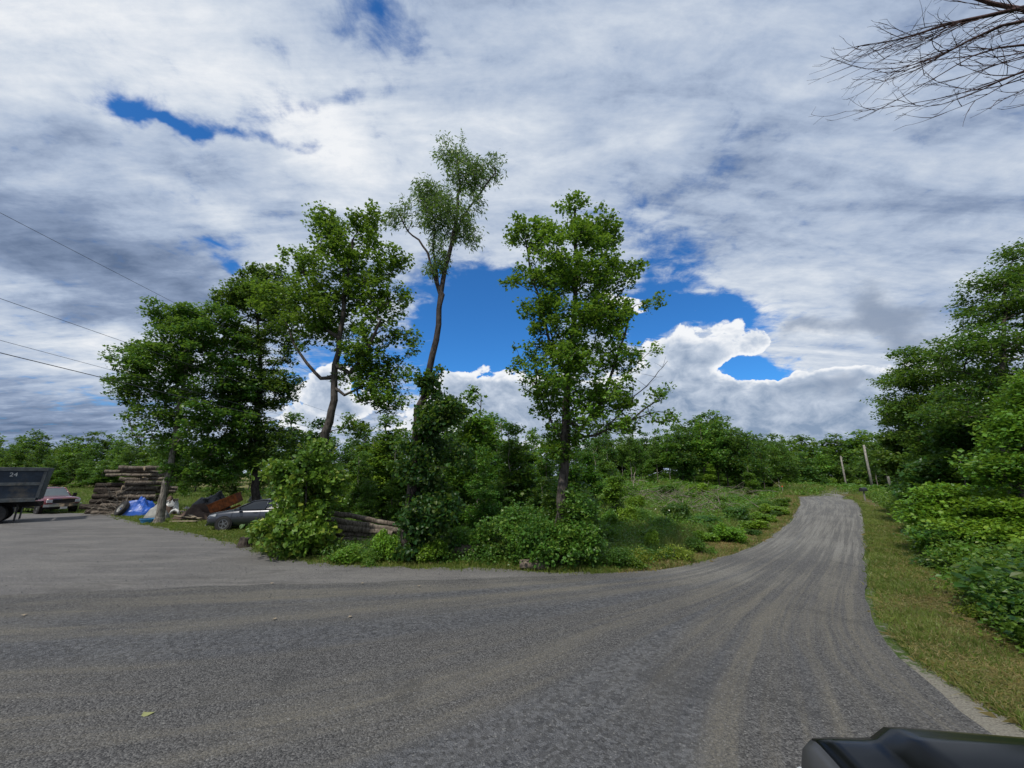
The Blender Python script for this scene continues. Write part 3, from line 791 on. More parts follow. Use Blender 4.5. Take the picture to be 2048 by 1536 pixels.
# -- forked maple in the middle left
tr, Y = based(622, 1098, [(634, 980, 0), (648, 890, 0), (664, 800, 0), (672, 730, 0), (683, 650, 0), (695, 560, 0), (705, 480, 0)])
Y3 = Y
grow('maple_tree', tr, 0.24, [pb(655, 450, Y, 42, 38), pb(735, 440, Y, 48, 30), pb(700, 490, Y, 70, 46), pb(600, 520, Y, 42, 34), pb(545, 580, Y, 50, 32), pb(610, 600, Y, 60, 48), pb(510, 610, Y, 22, 24), pb(790, 530, Y, 34, 50), pb(760, 600, Y, 62, 60),
    pb(680, 590, Y, 60, 50), pb(800, 680, Y, 48, 40), pb(740, 690, Y, 72, 52), pb(770, 780, Y, 66, 50), pb(640, 660, Y, 45, 36), pb(570, 560, Y, 40, 40), pb(690, 540, Y, 90, 60), pb(640, 620, Y, 110, 50), pb(740, 740, Y, 90, 70), pb(720, 850, Y, 45, 26), pb(820, 600, Y, 12, 40), pb(610, 690, Y, 30, 22)],
    640, 13, 'maple', 0.12, 70, 0.20, 0.8, 'leaf_maple_lit', 'bark', dmin=0.27, min_z=3.5,
    limbs=[(0.56, tp((640, 758, Y), (615, 728, Y), (596, 700, Y), (570, 640, Y)), 0.085), (0.60, tp((700, 745, Y), (735, 700, Y-.6), (760, 640, Y-.8)), 0.10), (0.68, tp((650, 660, Y), (625, 590, Y), (605, 540, Y)), 0.085), (0.5, tp((690, 790, Y), (730, 770, Y-.4)), 0.07)],
    label='tall forked maple with a bare limb reaching left and yellow-green top leaves', group='tall trees along the driveway edge', twigs=2)
# -- tall leaning cherry
tr, Y = based(812, 1122, [(822, 1000, 0), (829, 900, 0), (840, 820, 0), (858, 740, 0), (872, 680, 0), (880, 620, 0), (886, 560, 0), (898, 510, 0), (912, 440, .1), (920, 370, .2), (915, 310, .2)])
Y4 = Y
grow('cherry_tree', tr, 0.20, [pb(905, 300, Y, 40, 36), pb(930, 345, Y, 52, 40), pb(985, 335, Y, 38, 26), pb(860, 395, Y, 50, 36), pb(895, 430, Y, 58, 60), pb(800, 440, Y, 34, 34), pb(830, 400, Y, 34, 34), pb(890, 500, Y, 36, 46), pb(945, 470, Y, 22, 26), pb(870, 530, Y, 22, 26), pb(1012, 352, Y, 14, 12), pb(900, 560, Y, 12, 26), pb(925, 440, Y, 26, 40), pb(950, 400, Y, 26, 26)],
    520, 14, 'narrow', 0.15, 46, 0.15, 0.9, 'leaf_cherry', 'bark_dark', dmin=0.20, min_z=6.0, nrm_up=0.35, droop=0.9, r_top=0.03, gapf=3.4, gapt=-0.25,
    limbs=[(0.63, tp((856, 505, Y), (836, 480, Y), (815, 465, Y), (800, 430, Y)), 0.05), (0.55, tp((884, 590, Y), (873, 545, Y), (866, 500, Y), (868, 440, Y)), 0.075), (0.74, tp((935, 420, Y), (965, 380, Y), (990, 345, Y)), 0.05)],
    label='very tall slim cherry on a long bare dark leaning trunk, the highest tree', group='tall trees along the driveway edge', twigs=2, hang=0.12)
# -- maple right of centre
tr, Y = based(1121, 1130, [(1124, 1040, 0), (1128, 960, 0), (1130, 880, 0), (1132, 800, 0), (1140, 720, 0), (1148, 640, 0), (1152, 560, 0), (1152, 470, 0), (1150, 420, 0)])
Y5 = Y
grow('maple_tree', tr, 0.20, [pb(1350, 862, Y+.4, 50, 18), pb(1110, 910, Y, 50, 26), pb(1150, 430, Y, 44, 44), pb(1051, 465, Y, 50, 34), pb(1100, 480, Y, 60, 45), pb(1221, 455, Y, 30, 34), pb(1260, 530, Y, 28, 44), pb(1183, 560, Y, 77, 61), pb(1051, 560, Y, 46, 40), pb(1095, 620, Y, 60, 51), pb(1205, 640, Y, 66, 45),
    pb(1304, 590, Y, 37, 24), pb(1271, 620, Y, 37, 26), pb(1073, 680, Y, 57, 40), pb(1161, 700, Y, 72, 61), pb(1238, 720, Y, 55, 34), pb(1315, 700, Y, 26, 20), pb(1051, 740, Y, 41, 34), pb(1139, 790, Y, 77, 51), pb(1249, 790, Y, 68, 40), pb(1315, 780, Y, 27, 22),
    pb(1183, 850, Y, 104, 34), pb(1304, 850, Y+.3, 77, 28), pb(1117, 870, Y, 60, 32), pb(1084, 820, Y, 30, 30), pb(1139, 540, Y, 104, 91), pb(1161, 650, Y, 110, 81), pb(1150, 760, Y, 121, 81), pb(1183, 460, Y, 66, 61)],
    900, 15, 'maple', 0.105, 62, 0.165, 0.8, 'leaf_maple_lit', 'bark', dmin=0.23, min_z=2.6,
    limbs=[(0.36, tp((1165, 860, Y), (1205, 800, Y), (1240, 700, Y), (1262, 620, Y)), 0.075), (0.48, tp((1105, 700, Y), (1080, 620, Y), (1062, 540, Y), (1050, 480, Y)), 0.06), (0.30, tp((1100, 840, Y), (1080, 790, Y), (1062, 750, Y)), 0.045), (0.33, tp((1190, 870, Y), (1260, 840, Y), (1310, 800, Y)), 0.05)],
    label='upright green maple right of centre with open branching and uneven sides', group='tall trees along the driveway edge', twigs=2)
# -- big-leaved basswood sprouts at the bend of the driveway
x0, y0 = gp(600, 1112)
grow('basswood_sapling', [(x0, y0, -.1), at(605, 1040, y0), at(612, 960, y0), at(622, 900, y0)], 0.05,
    [pb(585, 1065, y0, 82, 54, 1.2), pb(545, 1080, y0-.2, 42, 36, .8), pb(600, 985, y0+.3, 74, 60, 1.1), pb(572, 945, y0+.2, 42, 40, .8), pb(625, 905, y0+.4, 40, 34, .8), pb(585, 900, y0+.2, 30, 26, .6), pb(625, 1085, y0, 42, 34, .8), pb(655, 960, y0+.4, 36, 34, .6)],
    380, 16, 'heart', 0.135, 48, 0.19, 0.9, 'leaf_bass', 'bark', dmin=0.20, nrm_up=0.30, droop=0.9, up_pen=0.3, min_z=0.12, twigs=3, rtip=0.004, r_top=0.01,
    label='big bush of broad heart-shaped leaves, yellowing on the left, at the driveway bend', cat='sapling')
# -- vine covered mass round the foot of the cherry
grow('grape_vine', [at(815, 1105, Y4-.3), at(822, 1000, Y4-.3), at(830, 900, Y4-.3), at(845, 800, Y4-.3)], 0.04,
    [pb(875, 765, Y4-.2, 46, 36, .6), pb(905, 820, Y4-.1, 46, 42, .7), pb(858, 880, Y4-.2, 50, 66, .8), pb(815, 990, Y4-.3, 36, 80, .6), pb(870, 1000, Y4-.1, 52, 90, .8), pb(830, 1085, Y4-.2, 52, 34, .7), pb(808, 870, Y4-.1, 32, 40, .5), pb(915, 930, Y4, 36, 70, .7), pb(895, 1070, Y4, 50, 46, .7), pb(870, 830, Y4-.1, 34, 40, .5)],
    330, 17, 'heart', 0.115, 55, 0.17, 0.9, 'leaf_vine', 'bark_dark', dmin=0.19, nrm_up=0.30, droop=0.8, up_pen=0.1, min_z=0.1, rtip=0.004, r_top=0.01, twigs=2,
    label='dark wild vine of broad leaves smothering the foot of the leaning cherry', cat='vine')
# -- bushes in front of the right maple
grow('ash_bush', [at(1100, 1120, Y5-.2), at(1110, 1040, Y5-.2), at(1120, 980, Y5-.2)], 0.04,
    [pb(1090, 1085, Y5-.3, 60, 50, .8), pb(1150, 1090, Y5-.4, 55, 50, .8), pb(1050, 1060, Y5+.4, 50, 55, .9), pb(1150, 1010, Y5+.1, 44, 40, .7), pb(985, 1080, Y5+.6, 50, 44, .8)],
    200, 18, 'diamond', 0.10, 130, 0.20, 0.8, 'leaf_shrub', 'bark', dmin=0.18, nrm_up=0.5, up_pen=0.2, min_z=0.1, rtip=0.004, r_top=0.01,
    label='dense dark bush wrapped round the foot of the right-hand maple', cat='bush')

# -- trees along the right side of the picture
def right_tree(px, Yd, topy, blobs, seed, label, lm='leaf_maple', n=300, ls=0.16, per=150, lean=0, kind='diamond', r0=0.2, barkm='bark', sp_=0.27, flat=0.5, minz=2.2, dm=0.34):
    x = at(px, 1000, Yd)[0]; z0 = hz(x, Yd)
    t_ = [(x, Yd, z0-.2), (x, Yd, z0+2.5)]
    top = at(px+lean, topy, Yd); t_.append(((x+top[0])/2, Yd, (z0+2.5+top[2])/2)); t_.append(top)
    return grow('roadside_tree', t_, r0, blobs, n, seed, kind, ls, per, sp_, flat, lm, barkm, dmin=dm, min_z=minz, label=label, group='trees lining the right side of the road', rtip=0.008)
right_tree(2010, 15.5, 560, [pb(2010, 620, 15.5, 80, 90), pb(2060, 560, 15.5, 70, 90), pb(1985, 560, 15.5, 34, 26), pb(1950, 700, 15.5, 70, 60), pb(1900, 640, 15.5, 26, 24), pb(2060, 740, 15.5, 90, 90), pb(1960, 800, 15.5, 90, 50), pb(1905, 720, 15.5, 40, 32), pb(1880, 830, 15.5, 50, 26)], 31,
    'tallest tree at the right edge, rising above its neighbours with drooping leaflets', n=620, ls=0.115, lm='leaf_maple', per=95)
right_tree(1880, 20, 690, [pb(1815, 745, 20, 30, 55), pb(1860, 800, 20, 90, 110), pb(1850, 715, 20, 44, 24), pb(1815, 705, 20, 34, 14), pb(1880, 780, 20, 80, 44), pb(1815, 770, 20, 44, 20), pb(1830, 820, 20, 52, 28), pb(1900, 860, 20, 80, 44), pb(1860, 900, 20, 60, 36)], 32,
    'maple with flat layered branches reaching left over the roadside', n=420, ls=0.135, lm='leaf_maple', per=120, dm=.38, sp_=.34, flat=.4)
right_tree(1822, 27, 830, [pb(1820, 880, 27, 44, 40), pb(1800, 840, 27, 30, 24), pb(1850, 930, 27, 50, 40), pb(1790, 920, 27, 28, 34)], 33,
    'slender pale-barked tree just past the leftmost roadside bushes', n=200, ls=0.24, lm='leaf_forest', barkm='bark_pale', r0=0.14)
right_tree(2050, 12.5, 860, [pb(2040, 860, 12.5, 60, 44), pb(2070, 950, 12.5, 90, 60), pb(1990, 940, 12.5, 50, 34), pb(2090, 800, 12.5, 60, 60)], 34,
    'bright leafy maple at the right edge below the tallest tree', n=300, ls=0.13, lm='leaf_maple_lit', per=140, sp_=0.33, dm=0.28)
right_tree(1960, 18, 800, [pb(1960, 880, 18, 90, 60), pb(1900, 960, 18, 80, 50), pb(2010, 960, 18, 80, 60), pb(1850, 980, 18, 50, 30)], 35,
    'dark maple filling the gap behind the layered roadside tree', n=320, ls=0.18, lm='leaf_deep', minz=0.8)
# low layered maples under them, bright on top
def low_maple(px, py, Yd, blobs, seed, label, lm='leaf_bright', n=260, ls=0.13):
    x = at(px, py, Yd)[0]; z0 = hz(x, Yd)
    return grow('young_maple', [(x, Yd, z0-.1), (x+.1, Yd, z0+1.0), at(px, py-20, Yd)], 0.06, blobs, n, seed, 'maple', ls*.85, 90, 0.28, 0.38, lm, 'bark', dmin=0.24, min_z=0.3, up_pen=0.4, nrm_up=0.85,
        label=label, cat='young tree', gapf=0, group='young maples under the right-hand trees', rtip=0.005, r_top=0.012)
low_maple(1905, 1000, 14.5, [pb(1900, 985, 14.5, 66, 16), pb(1880, 1030, 14.2, 70, 18), pb(1850, 1005, 14.6, 40, 12)], 41, 'young maple with flat bright yellow-green layers, nearest the tan verge')
low_maple(2000, 1020, 12.5, [pb(2010, 1010, 12.5, 80, 18), pb(1990, 1060, 12.3, 90, 22), pb(2060, 1045, 12.0, 60, 20)], 42, 'young maple with wide bright layers at the right edge', n=330)
low_maple(1935, 1080, 12.8, [pb(1930, 1075, 12.8, 80, 22), pb(1960, 1120, 12.2, 90, 30), pb(1890, 1100, 13.2, 40, 26)], 43, 'young maple with darker layers below the two bright ones', 'leaf_shrub', n=330)
# ------------------------------------------------------------------ background trees : a few kinds, each copied with its parts
def proto_tree(name, H, blobs, n, seed, ls, per, spread, leafm, barkm, cat='tree', kind='diamond', r0=0.13, flat=0.5, dmin=0.6, lean=0.3, bare=0.35, twigs=0, hollow=0.0):
    rng = np.random.default_rng(seed)
    t_ = [(0, 0, -0.3), (lean*.2, 0.1, H*.3), (lean*.6, .05, H*.62), (lean, 0, H*.95)]
    e = grow(name, t_, r0, [(b[0], b[1], b[2], b[3], b[3], b[4], 1.0) for b in blobs], n, seed, kind, ls, per, spread, flat, leafm, barkm, dmin=dmin, min_z=H*bare*0.5, root=(0, 0, 0), label='x', cat=cat, twigs=twigs, rtip=0.012, r_top=0.02)
    e.location = (0, 0, 0)
    ch = [o for o in C.objects if o.parent == e]
    return {'root': e, 'ch': ch, 'H': H, 'used': False}
PROTO = {}
def blobs_round(rng, H, W, k, low=0.35):
    out = []
    for i in range(k):
        z = H*(low + (1-low)*(i+0.5)/k*0.95); wv_ = W*math.sin(math.pi*min(0.95, 0.22+0.72*(i+0.5)/k))
        a = rng.uniform(0, 6.28); d = wv_*0.35
        out.append((math.cos(a)*d, math.sin(a)*d, z, wv_*0.8, H*(1-low)/k*0.95))
    return out
_r = random.Random(3)
for i, (H, W, k, low, lm, bm_) in enumerate([(12, 3.0, 5, .25, 'leaf_forest', 'bark'), (12, 2.3, 6, .30, 'leaf_maple_lit', 'bark_pale'), (12, 3.6, 4, .15, 'leaf_deep', 'bark'), (12, 2.0, 6, .45, 'leaf_forest', 'bark_pale'), (12, 2.8, 5, .08, 'leaf_shrub', 'bark')]):
    PROTO['forest%d' % i] = proto_tree('forest_tree', H, blobs_round(_r, H, W, k, low), 85, 60+i, 0.42, 70, 0.62, lm, bm_, dmin=0.8, bare=low)
for i, (H, W, k, low, lm) in enumerate([(6, 1.3, 5, .1, 'leaf_maple_lit'), (6, 1.7, 4, .05, 'leaf_shrub'), (6, 1.1, 6, .15, 'leaf_bright'), (6, 1.5, 5, .08, 'leaf_maple')]):
    PROTO['sapling%d' % i] = proto_tree('sapling', H, blobs_round(_r, H, W, k, low), 120, 70+i, 0.15, 105, 0.30, lm, 'bark_pale', 'sapling', 'maple' if i != 1 else 'diamond', r0=0.05, dmin=0.3, bare=low)
def shrub_proto(seed, lm, kind='diamond', ls=0.075, n=70, per=80):
    rng = random.Random(seed)
    bl = [(rng.uniform(-.45, .45), rng.uniform(-.45, .45), rng.uniform(.25, .75), rng.uniform(.28, .5), rng.uniform(.22, .38)) for _ in range(6)]
    e = grow('shrub', [(0, 0, -.1), (0.02, 0, .3), (0, 0.03, .6)], 0.018, [(b[0], b[1], b[2], b[3], b[3], b[4], 1) for b in bl], n, seed, kind, ls, per, 0.13, 0.8, lm, 'bark', dmin=0.11, min_z=0.04, root=(0, 0, 0), label='x', cat='shrub', rtip=0.003, up_pen=0.2, nrm_up=0.55, r_top=0.008)
    return {'root': e, 'ch': [o for o in C.objects if o.parent == e], 'H': 1.1, 'used': False}
for i, (lm, kd, ls) in enumerate([('leaf_shrub', 'diamond', .075), ('leaf_bright', 'maple', .085), ('leaf_yellow', 'diamond', .06), ('leaf_deep', 'heart', .08), ('leaf_maple_lit', 'maple', .09)]):
    PROTO['shrub%d' % i] = shrub_proto(80+i, lm, kd, ls)
def put(kind, x, y, z, h, rz, label, group=None, cat=None, wide=1.0, name=None):
    p = PROTO[kind]
    if not p['used']:
        o = p['root']; p['used'] = True
    else:
        o = copy_tree(p['root'], children=p['ch'])
    if name: o.name = name
    s = h/p['H']
    o.location = (x, y, z-0.05); o.rotation_euler = (0, 0, rz); o.scale = (s*wide, s*wide, s)
    o['label'] = label
    if 'group' in o: del o['group']
    if group: o['group'] = group
    if cat: o['category'] = cat
    return o
def put_px(kind, px, Y, top, label, group=None, rng=random, wide=1.0, hmin=0.5, name=None):
    x = at(px, 950, Y)[0]; z = hz(x, Y); t = at(px, top, Y)[2]
    return put(kind, x, Y, z, max(hmin, t-z), rng.uniform(0, 6.28), label, group, None, wide, name)
rg = random.Random(42)
def row(px0, px1, step, Y, top, kinds, label, group, jY=3.0, jT=8, wide=1.0, skip=None):
    px = px0; made = []
    while px < px1:
        tt = top(px) if callable(top) else top
        if not (skip and skip(px)):
            yy = (Y(px) if callable(Y) else Y) + rg.uniform(-jY, jY)
            pxx = px + rg.uniform(-step, step)*0.35
            made.append((pxx, put_px(rg.choice(kinds), pxx, yy, tt + rg.uniform(-jT, jT), label, group, rg, wide*rg.uniform(.85, 1.2))))
        px += step
    made.sort(key=lambda q: q[0])
    for i_, (_, o) in enumerate(made): o['label'] = '%s %s' % (nth(i_+1), label)
FK = ['forest0', 'forest1', 'forest2', 'forest3', 'forest4']
sky_mid = lambda p: np.interp(p, [600, 740, 800, 870, 950, 1010, 1080, 1180, 1330, 1390, 1440, 1480, 1540, 1600], [862, 850, 838, 846, 842, 842, 850, 858, 854, 836, 820, 846, 862, 872])
# woods beyond the field on the far left
row(-70, 330, 30, 104, 866, FK, 'tree from the left in the back rank of the far left woods', 'back rank of the far left woods', 3, 7, 1.15)
row(-60, 320, 34, 92, 884, FK, 'tree from the left in the middle rank of the far left woods', 'middle rank of the far left woods', 3, 7, 1.1)
row(-60, 330, 40, 80, 912, ['forest4', 'forest1', 'forest2'], 'low tree from the left at the front of the far left woods', 'front rank of the far left woods', 3, 8, 1.1)
row(-70, 330, 34, 76, 936, ['forest4', 'sapling1', 'sapling3'], 'bushy sapling from the left along the foot of the far left woods', 'undergrowth trees at the foot of the far left woods', 2, 8, 1.8)
row(1180, 1600, 30, 74, lambda p: sky_mid(p)+24, ['forest4', 'forest2'], 'wide tree from the left deep in the woods above the cleared slope', 'deep woods above the cleared slope', 2, 6, 1.7)
# woods behind the driveway trees
row(330, 640, 34, 62, 868, FK, 'tree from the left in the woods behind the grey car', 'woods behind the parked cars', 4, 12, 1.0)
row(350, 620, 40, 44, 925, ['forest4', 'sapling1', 'forest2'], 'low tree from the left behind the junk heap and grey car', 'low trees behind the junk heap', 4, 12, 1.2)
row(620, 1200, 34, 58, sky_mid, FK, 'tree from the left in the woods behind the saplings', 'woods behind the saplings', 5, 12, 1.0)
row(1200, 1590, 24, lambda p: 66, lambda p: sky_mid(p)+2, FK, 'tall tree from the left at the back of the slope woods', 'back rank of woods above the cleared slope', 4, 9, 1.0)
row(1190, 1560, 24, lambda p: 50 + (p-1190)*0.012, lambda p: sky_mid(p)+16, ['forest1', 'forest3', 'forest0', 'forest2'], 'tree from the left along the front edge of the slope woods', 'front edge of woods above the cleared slope', 2, 14, .9)
row(1500, 1570, 22, 62, 885, ['forest2', 'forest4'], 'dark dense tree from the left where woods reach the far road bend', 'dark trees at the far road bend', 1, 10, 1.0)
# woods over the crest
row(1560, 1800, 20, 112, lambda p: np.interp(p, [1560, 1640, 1740, 1800], [868, 872, 862, 850]), FK, 'tall tree from the left at the back of woods beyond the crest', 'back rank of woods beyond the crest', 4, 8, 1.1)
row(1570, 1790, 24, 92, 906, FK, 'tree from the left in the middle of woods beyond the crest', 'middle rank of woods beyond the crest', 3, 12, 1.05)
row(1585, 1720, 30, 78, 952, ['forest4', 'sapling2', 'forest1'], 'bright low tree from the left just behind the road crest', 'low trees behind the crest', 3, 10, 1.2)
row(1745, 1860, 24, 58, 880, FK, 'leafy tree from the left behind the utility poles', 'trees behind the utility poles', 4, 16, 1.0)
row(1800, 2060, 36, 34, 900, ['forest1', 'forest0', 'forest2'], 'tree from the left in woods behind the right roadside trees', 'woods behind the right roadside trees', 4, 40, 1.0)

row(1150, 1580, 20, 62, 942, ['sapling1', 'forest4', 'sapling3'], 'bushy sapling from the left at the foot of the slope woods', 'undergrowth saplings at the foot of the slope woods', 2, 8, 2.2)
# saplings behind the log pile and the vine, one label each
SAP = [
 (640, 27, 840, 'sapling3', 'tall dark sapling directly behind the forked maple trunk'),
 (770, 25, 835, 'sapling3', 'tall dark sapling filling the sky gap left of the leaning cherry'),
 (720, 28, 848, 'sapling0', 'tall green sapling between the forked maple and the cherry'),
 (895, 26, 838, 'sapling3', 'tall dark sapling just right of the leaning cherry trunk'),
 (1010, 27, 838, 'sapling0', 'tall green sapling behind the dark one right of the vine'),
 (1150, 19, 900, 'sapling3', 'dark sapling behind the right side of the right-hand maple trunk'),
 (1222, 23, 925, 'sapling0', 'leafy sapling where the thicket meets the cleared slope'),
 (1090, 13.6, 955, 'sapling3', 'dark sapling just left of the right-hand maple trunk'),
 (1055, 15.6, 1000, 'sapling1', 'low dark sapling behind the short cut log'),
 (1138, 12.75, 975, 'sapling3', 'leafy sapling hiding the lower right-hand maple trunk'),
 (905, 17.5, 880, 'sapling3', 'dark sapling crowding the right side of the vine'),
 (720, 21, 905, 'sapling3', 'dark sapling behind the top of the log pile'),
 (665, 25, 900, 'sapling0', 'slim sapling in the gap right of the forked maple trunk'),
 (1800, 30, 905, 'sapling0', 'leafy young tree right behind the nearest utility pole'),
 (1832, 24, 925, 'sapling3', 'dark young tree at the left end of the right-hand thicket'),
 (1868, 18.5, 935, 'sapling0', 'young tree in the thicket below the layered maple'),
 (1915, 17, 900, 'sapling3', 'dark young tree behind the flat bright maple layers'),
 (1965, 15.5, 890, 'sapling0', 'young tree between the bright layers and the tallest right-hand tree'),
 (2015, 14, 905, 'sapling3', 'dark young tree at the right edge above the wide bright layers'),
 (1895, 13.2, 1040, 'sapling1', 'bushy green sapling rising from the middle of the right bank'),
 (1985, 10.8, 1085, 'sapling3', 'dark leafy sapling low on the right bank'),
 (2035, 10.2, 1060, 'sapling0', 'green sapling low at the right edge'),
 (745, 24, 868, 'sapling2', 'bright green sapling above the log pile left of the vine'),
 (705, 30, 880, 'sapling0', 'slender green sapling left of the bright one above the logs'),
 (790, 21, 880, 'sapling0', 'sapling tucked against the left side of the vine'),
 (575, 32, 830, 'sapling3', 'dark sapling standing above the left end of the heart-leaved bush'),
 (605, 38, 860, 'sapling0', 'thin sapling in the gap under the forked maple'),
 (945, 20, 778, 'sapling0', 'wispy tall sapling poking above the others right of the vine'),
 (985, 24, 830, 'sapling3', 'rounded dark sapling right of the wispy tall one'),
 (1020, 18, 850, 'sapling3', 'dark sapling midway between the vine and the right-hand maple'),
 (1060, 25, 862, 'sapling0', 'green sapling just left of the right-hand maple crown'),
 (960, 16.5, 900, 'sapling1', 'bushy sapling close behind the vine on its right'),
 (1005, 17, 965, 'sapling1', 'pale green bushy sapling in the sunny gap right of the vine'),
 (1045, 19, 955, 'sapling2', 'bright green sapling in the sunny gap left of the right-hand maple'),
 (1090, 21, 890, 'sapling3', 'dark sapling close behind the trunk of the right-hand maple'),
 (1165, 17, 965, 'sapling2', 'bright pointed sapling just right of the right-hand maple trunk'),
 (1190, 15.0, 1030, 'sapling1', 'bushy sapling at the right foot of the right-hand maple'),
 (735, 20, 960, 'sapling1', 'bushy sapling behind the log pile'),
 (690, 22, 935, 'sapling2', 'yellow-green sapling between the big bush and the log pile'),
 (770, 26, 930, 'sapling1', 'round sapling behind the right end of the log pile'),
 (1180, 30, 880, 'sapling3', 'tall dark sapling behind the right side of the right-hand maple'),
 (1215, 34, 900, 'sapling0', 'thin sapling at the left end of the cleared slope'),
 (1300, 48, 905, 'sapling0', 'yellow-green sapling at the back of the cleared slope'),
 (1500, 46, 930, 'sapling0', 'light green sapling in front of the dark trees at the bend'),
 (1420, 52, 920, 'sapling2', 'sapling at the woods edge right of the brush heap'),
 (860, 30, 870, 'sapling3', 'dark sapling far behind the leaning cherry trunk'),
 (910, 33, 862, 'sapling1', 'tall bushy sapling behind the right side of the vine'),
]
for px, Y, top, kd, lb in SAP:
    put_px(kd, px, Y, top, lb, None, rg, rg.uniform(.95, 1.25))
# shrubs on the cleared slope and the verge
SH = [   # pixel column, foot, top, kind, width
 (1480, 1046, 1001, 'shrub3', 'dark round bush standing alone near the top of the left verge', 1.0),
 (1462, 1086, 1040, 'shrub1', 'bright green bush at the roadside below the dark round bush', 1.1),
 (1432, 1080, 1044, 'shrub4', 'green bush left of the bright roadside bush', 1.3),
 (1508, 1062, 1034, 'shrub1', 'lush low bush beside the road right of the dark round bush', 1.7),
 (1350, 1124, 1070, 'shrub2', 'yellow-green bush in the middle of the left verge', 1.1),
 (1300, 1130, 1078, 'shrub2', 'yellow-green bush left of its twin on the left verge', 1.1),
 (1398, 1108, 1066, 'shrub0', 'green bush right of the yellow-green pair', 1.0),
 (1308, 1105, 1052, 'shrub1', 'small upright bright bush behind the yellow-green pair', .5),
 (1232, 1138, 1085, 'shrub0', 'green bush nearest the foot of the right-hand maple on the verge', 1.1),
 (1262, 1136, 1100, 'shrub4', 'low leafy bush at the road edge left of the yellow-green pair', 1.3),
 (1255, 1052, 1004, 'shrub1', 'bright bush at the front of the cleared slope', .7),
 (1222, 1060, 1010, 'shrub4', 'leafy bush left of the bright one on the cleared slope', .9),
 (1362, 1052, 990, 'shrub3', 'dark bush in front of the brush heap', .8),
 (1412, 1056, 1022, 'shrub3', 'low dark bush right of the brush heap', 1.8),
 (1330, 1062, 1028, 'shrub0', 'green bush below the brush heap', 1.3),
 (1290, 1050, 1010, 'shrub0', 'green bush left of the brush heap', 1.2),
 (1210, 1085, 1035, 'shrub4', 'leafy bush behind the foot of the right-hand maple', 1.0),
 (1275, 1020, 985, 'shrub1', 'bright bush in the gap between the left brush tangles', 1.0),
 (1350, 1010, 985, 'shrub0', 'green bush growing up through the middle brush heap', 1.1),
 (1455, 1030, 1000, 'shrub0', 'green bush just left of the dark round one', 1.2),
 (1385, 1000, 976, 'shrub4', 'leafy bush at the upper edge of the brush', 1.4),
 (1300, 1085, 1050, 'shrub4', 'leafy bush in the tall grass behind the yellow-green pair', 1.2),
 (1410, 1085, 1055, 'shrub1', 'bright bush in the lush strip halfway along the left verge', 1.5),
 (1530, 1045, 1020, 'shrub1', 'bright low bush close to the road below the crest', 1.6),
 (1400, 992, 962, 'shrub1', 'small bright bush high on the cleared slope', 1.3),
 (1330, 994, 962, 'shrub0', 'green bush high on the cleared slope left of the bright one', 1.5),
 (1260, 1000, 960, 'shrub0', 'green bush high on the left of the cleared slope', 1.3),
 (1530, 1022, 996, 'shrub0', 'low bush on the left verge near the crest', 1.6),
 (1548, 1030, 1004, 'shrub1', 'lush bright bush at the roadside near the crest', 1.8),
 (1440, 1012, 985, 'shrub4', 'leafy bush above the dark round one', 1.5),
 (1572, 1014, 990, 'shrub4', 'leafy bush on the left verge just before the crest', 1.4),
 (1552, 1034, 1014, 'shrub3', 'small dark bush hanging over the left road edge', .9),
 (1502, 1072, 1050, 'shrub3', 'second small dark bush hanging over the left road edge, lower down', 1.1),
 (700, 1122, 1080, 'shrub4', 'leafy weed clump in front of the log pile', 1.5),
 (745, 1126, 1092, 'shrub0', 'green weed clump before the right end of the log pile', 1.6),
 (925, 1108, 1040, 'shrub0', 'green bush behind the fallen log', 1.1),
 (1000, 1116, 1060, 'shrub3', 'dark bush behind the short cut log', 1.2),
 (775, 1122, 1050, 'shrub1', 'light green bush beside the end of the logs', .7),
 (862, 1128, 1070, 'shrub1', 'light green leafy clump at the right foot of the vine', .9),
 (1500, 975, 925, 'shrub1', 'tall bright bush before the dark trees at the bend', .8),
]
def on_ground(px, py):
    z = 0.0
    for _ in range(6): x, y = gp(px, py, z); z = 0.5*z + 0.5*hz(x, y) if _ else hz(x, y)
    return x, y, hz(x, y)
for px, bp, top, kd, lb, wd in SH:
    x, y, z = on_ground(px, bp); h = max(0.4, at(px, top, y)[2]-z)
    put(kd, x, y, z, h, rg.uniform(0, 6.28), lb, None, None, wd)
# bank right of the road
ysort = np.argsort(Rr[:, 1]); RX = lambda y: float(np.interp(y, Rr[ysort, 1], Rr[ysort, 0]))
bank = []
for i in range(130):
    y = rg.uniform(3.2, 34) if i > 40 else rg.uniform(5, 15)
    off = rg.uniform(2.1 if y < 18 else 2.6, 8.0) + (0.02*y)
    bank.append((y, off))
bank.sort(); cnt_ = {}
for y, off in bank:
    x = RX(y) + off
    if y > 26: x += 1.0
    if abs(y-(40-(x-34)*0.22)) < 4.2: continue
    kd = rg.choice(['shrub0', 'shrub0', 'shrub4', 'shrub1', 'shrub2', 'shrub3']) if off < 5.5 else rg.choice(['shrub0', 'shrub4', 'shrub3'])
    h = rg.uniform(.6, 1.1) + 0.20*(off-2.1)
    ds = {'shrub0': 'small-leaved green', 'shrub4': 'lobed-leaf green', 'shrub1': 'bright green', 'shrub2': 'yellow-green', 'shrub3': 'dark broad-leaved'}[kd]
    cnt_[kd] = cnt_.get(kd, 0)+1
    put(kd, x, y, hz(x, y), h, rg.uniform(0, 6.28), '%s nearest %s bush on the right bank' % (nth(cnt_[kd]), ds), ds + ' bushes covering the bank on the right', None, rg.uniform(1.0, 1.6))

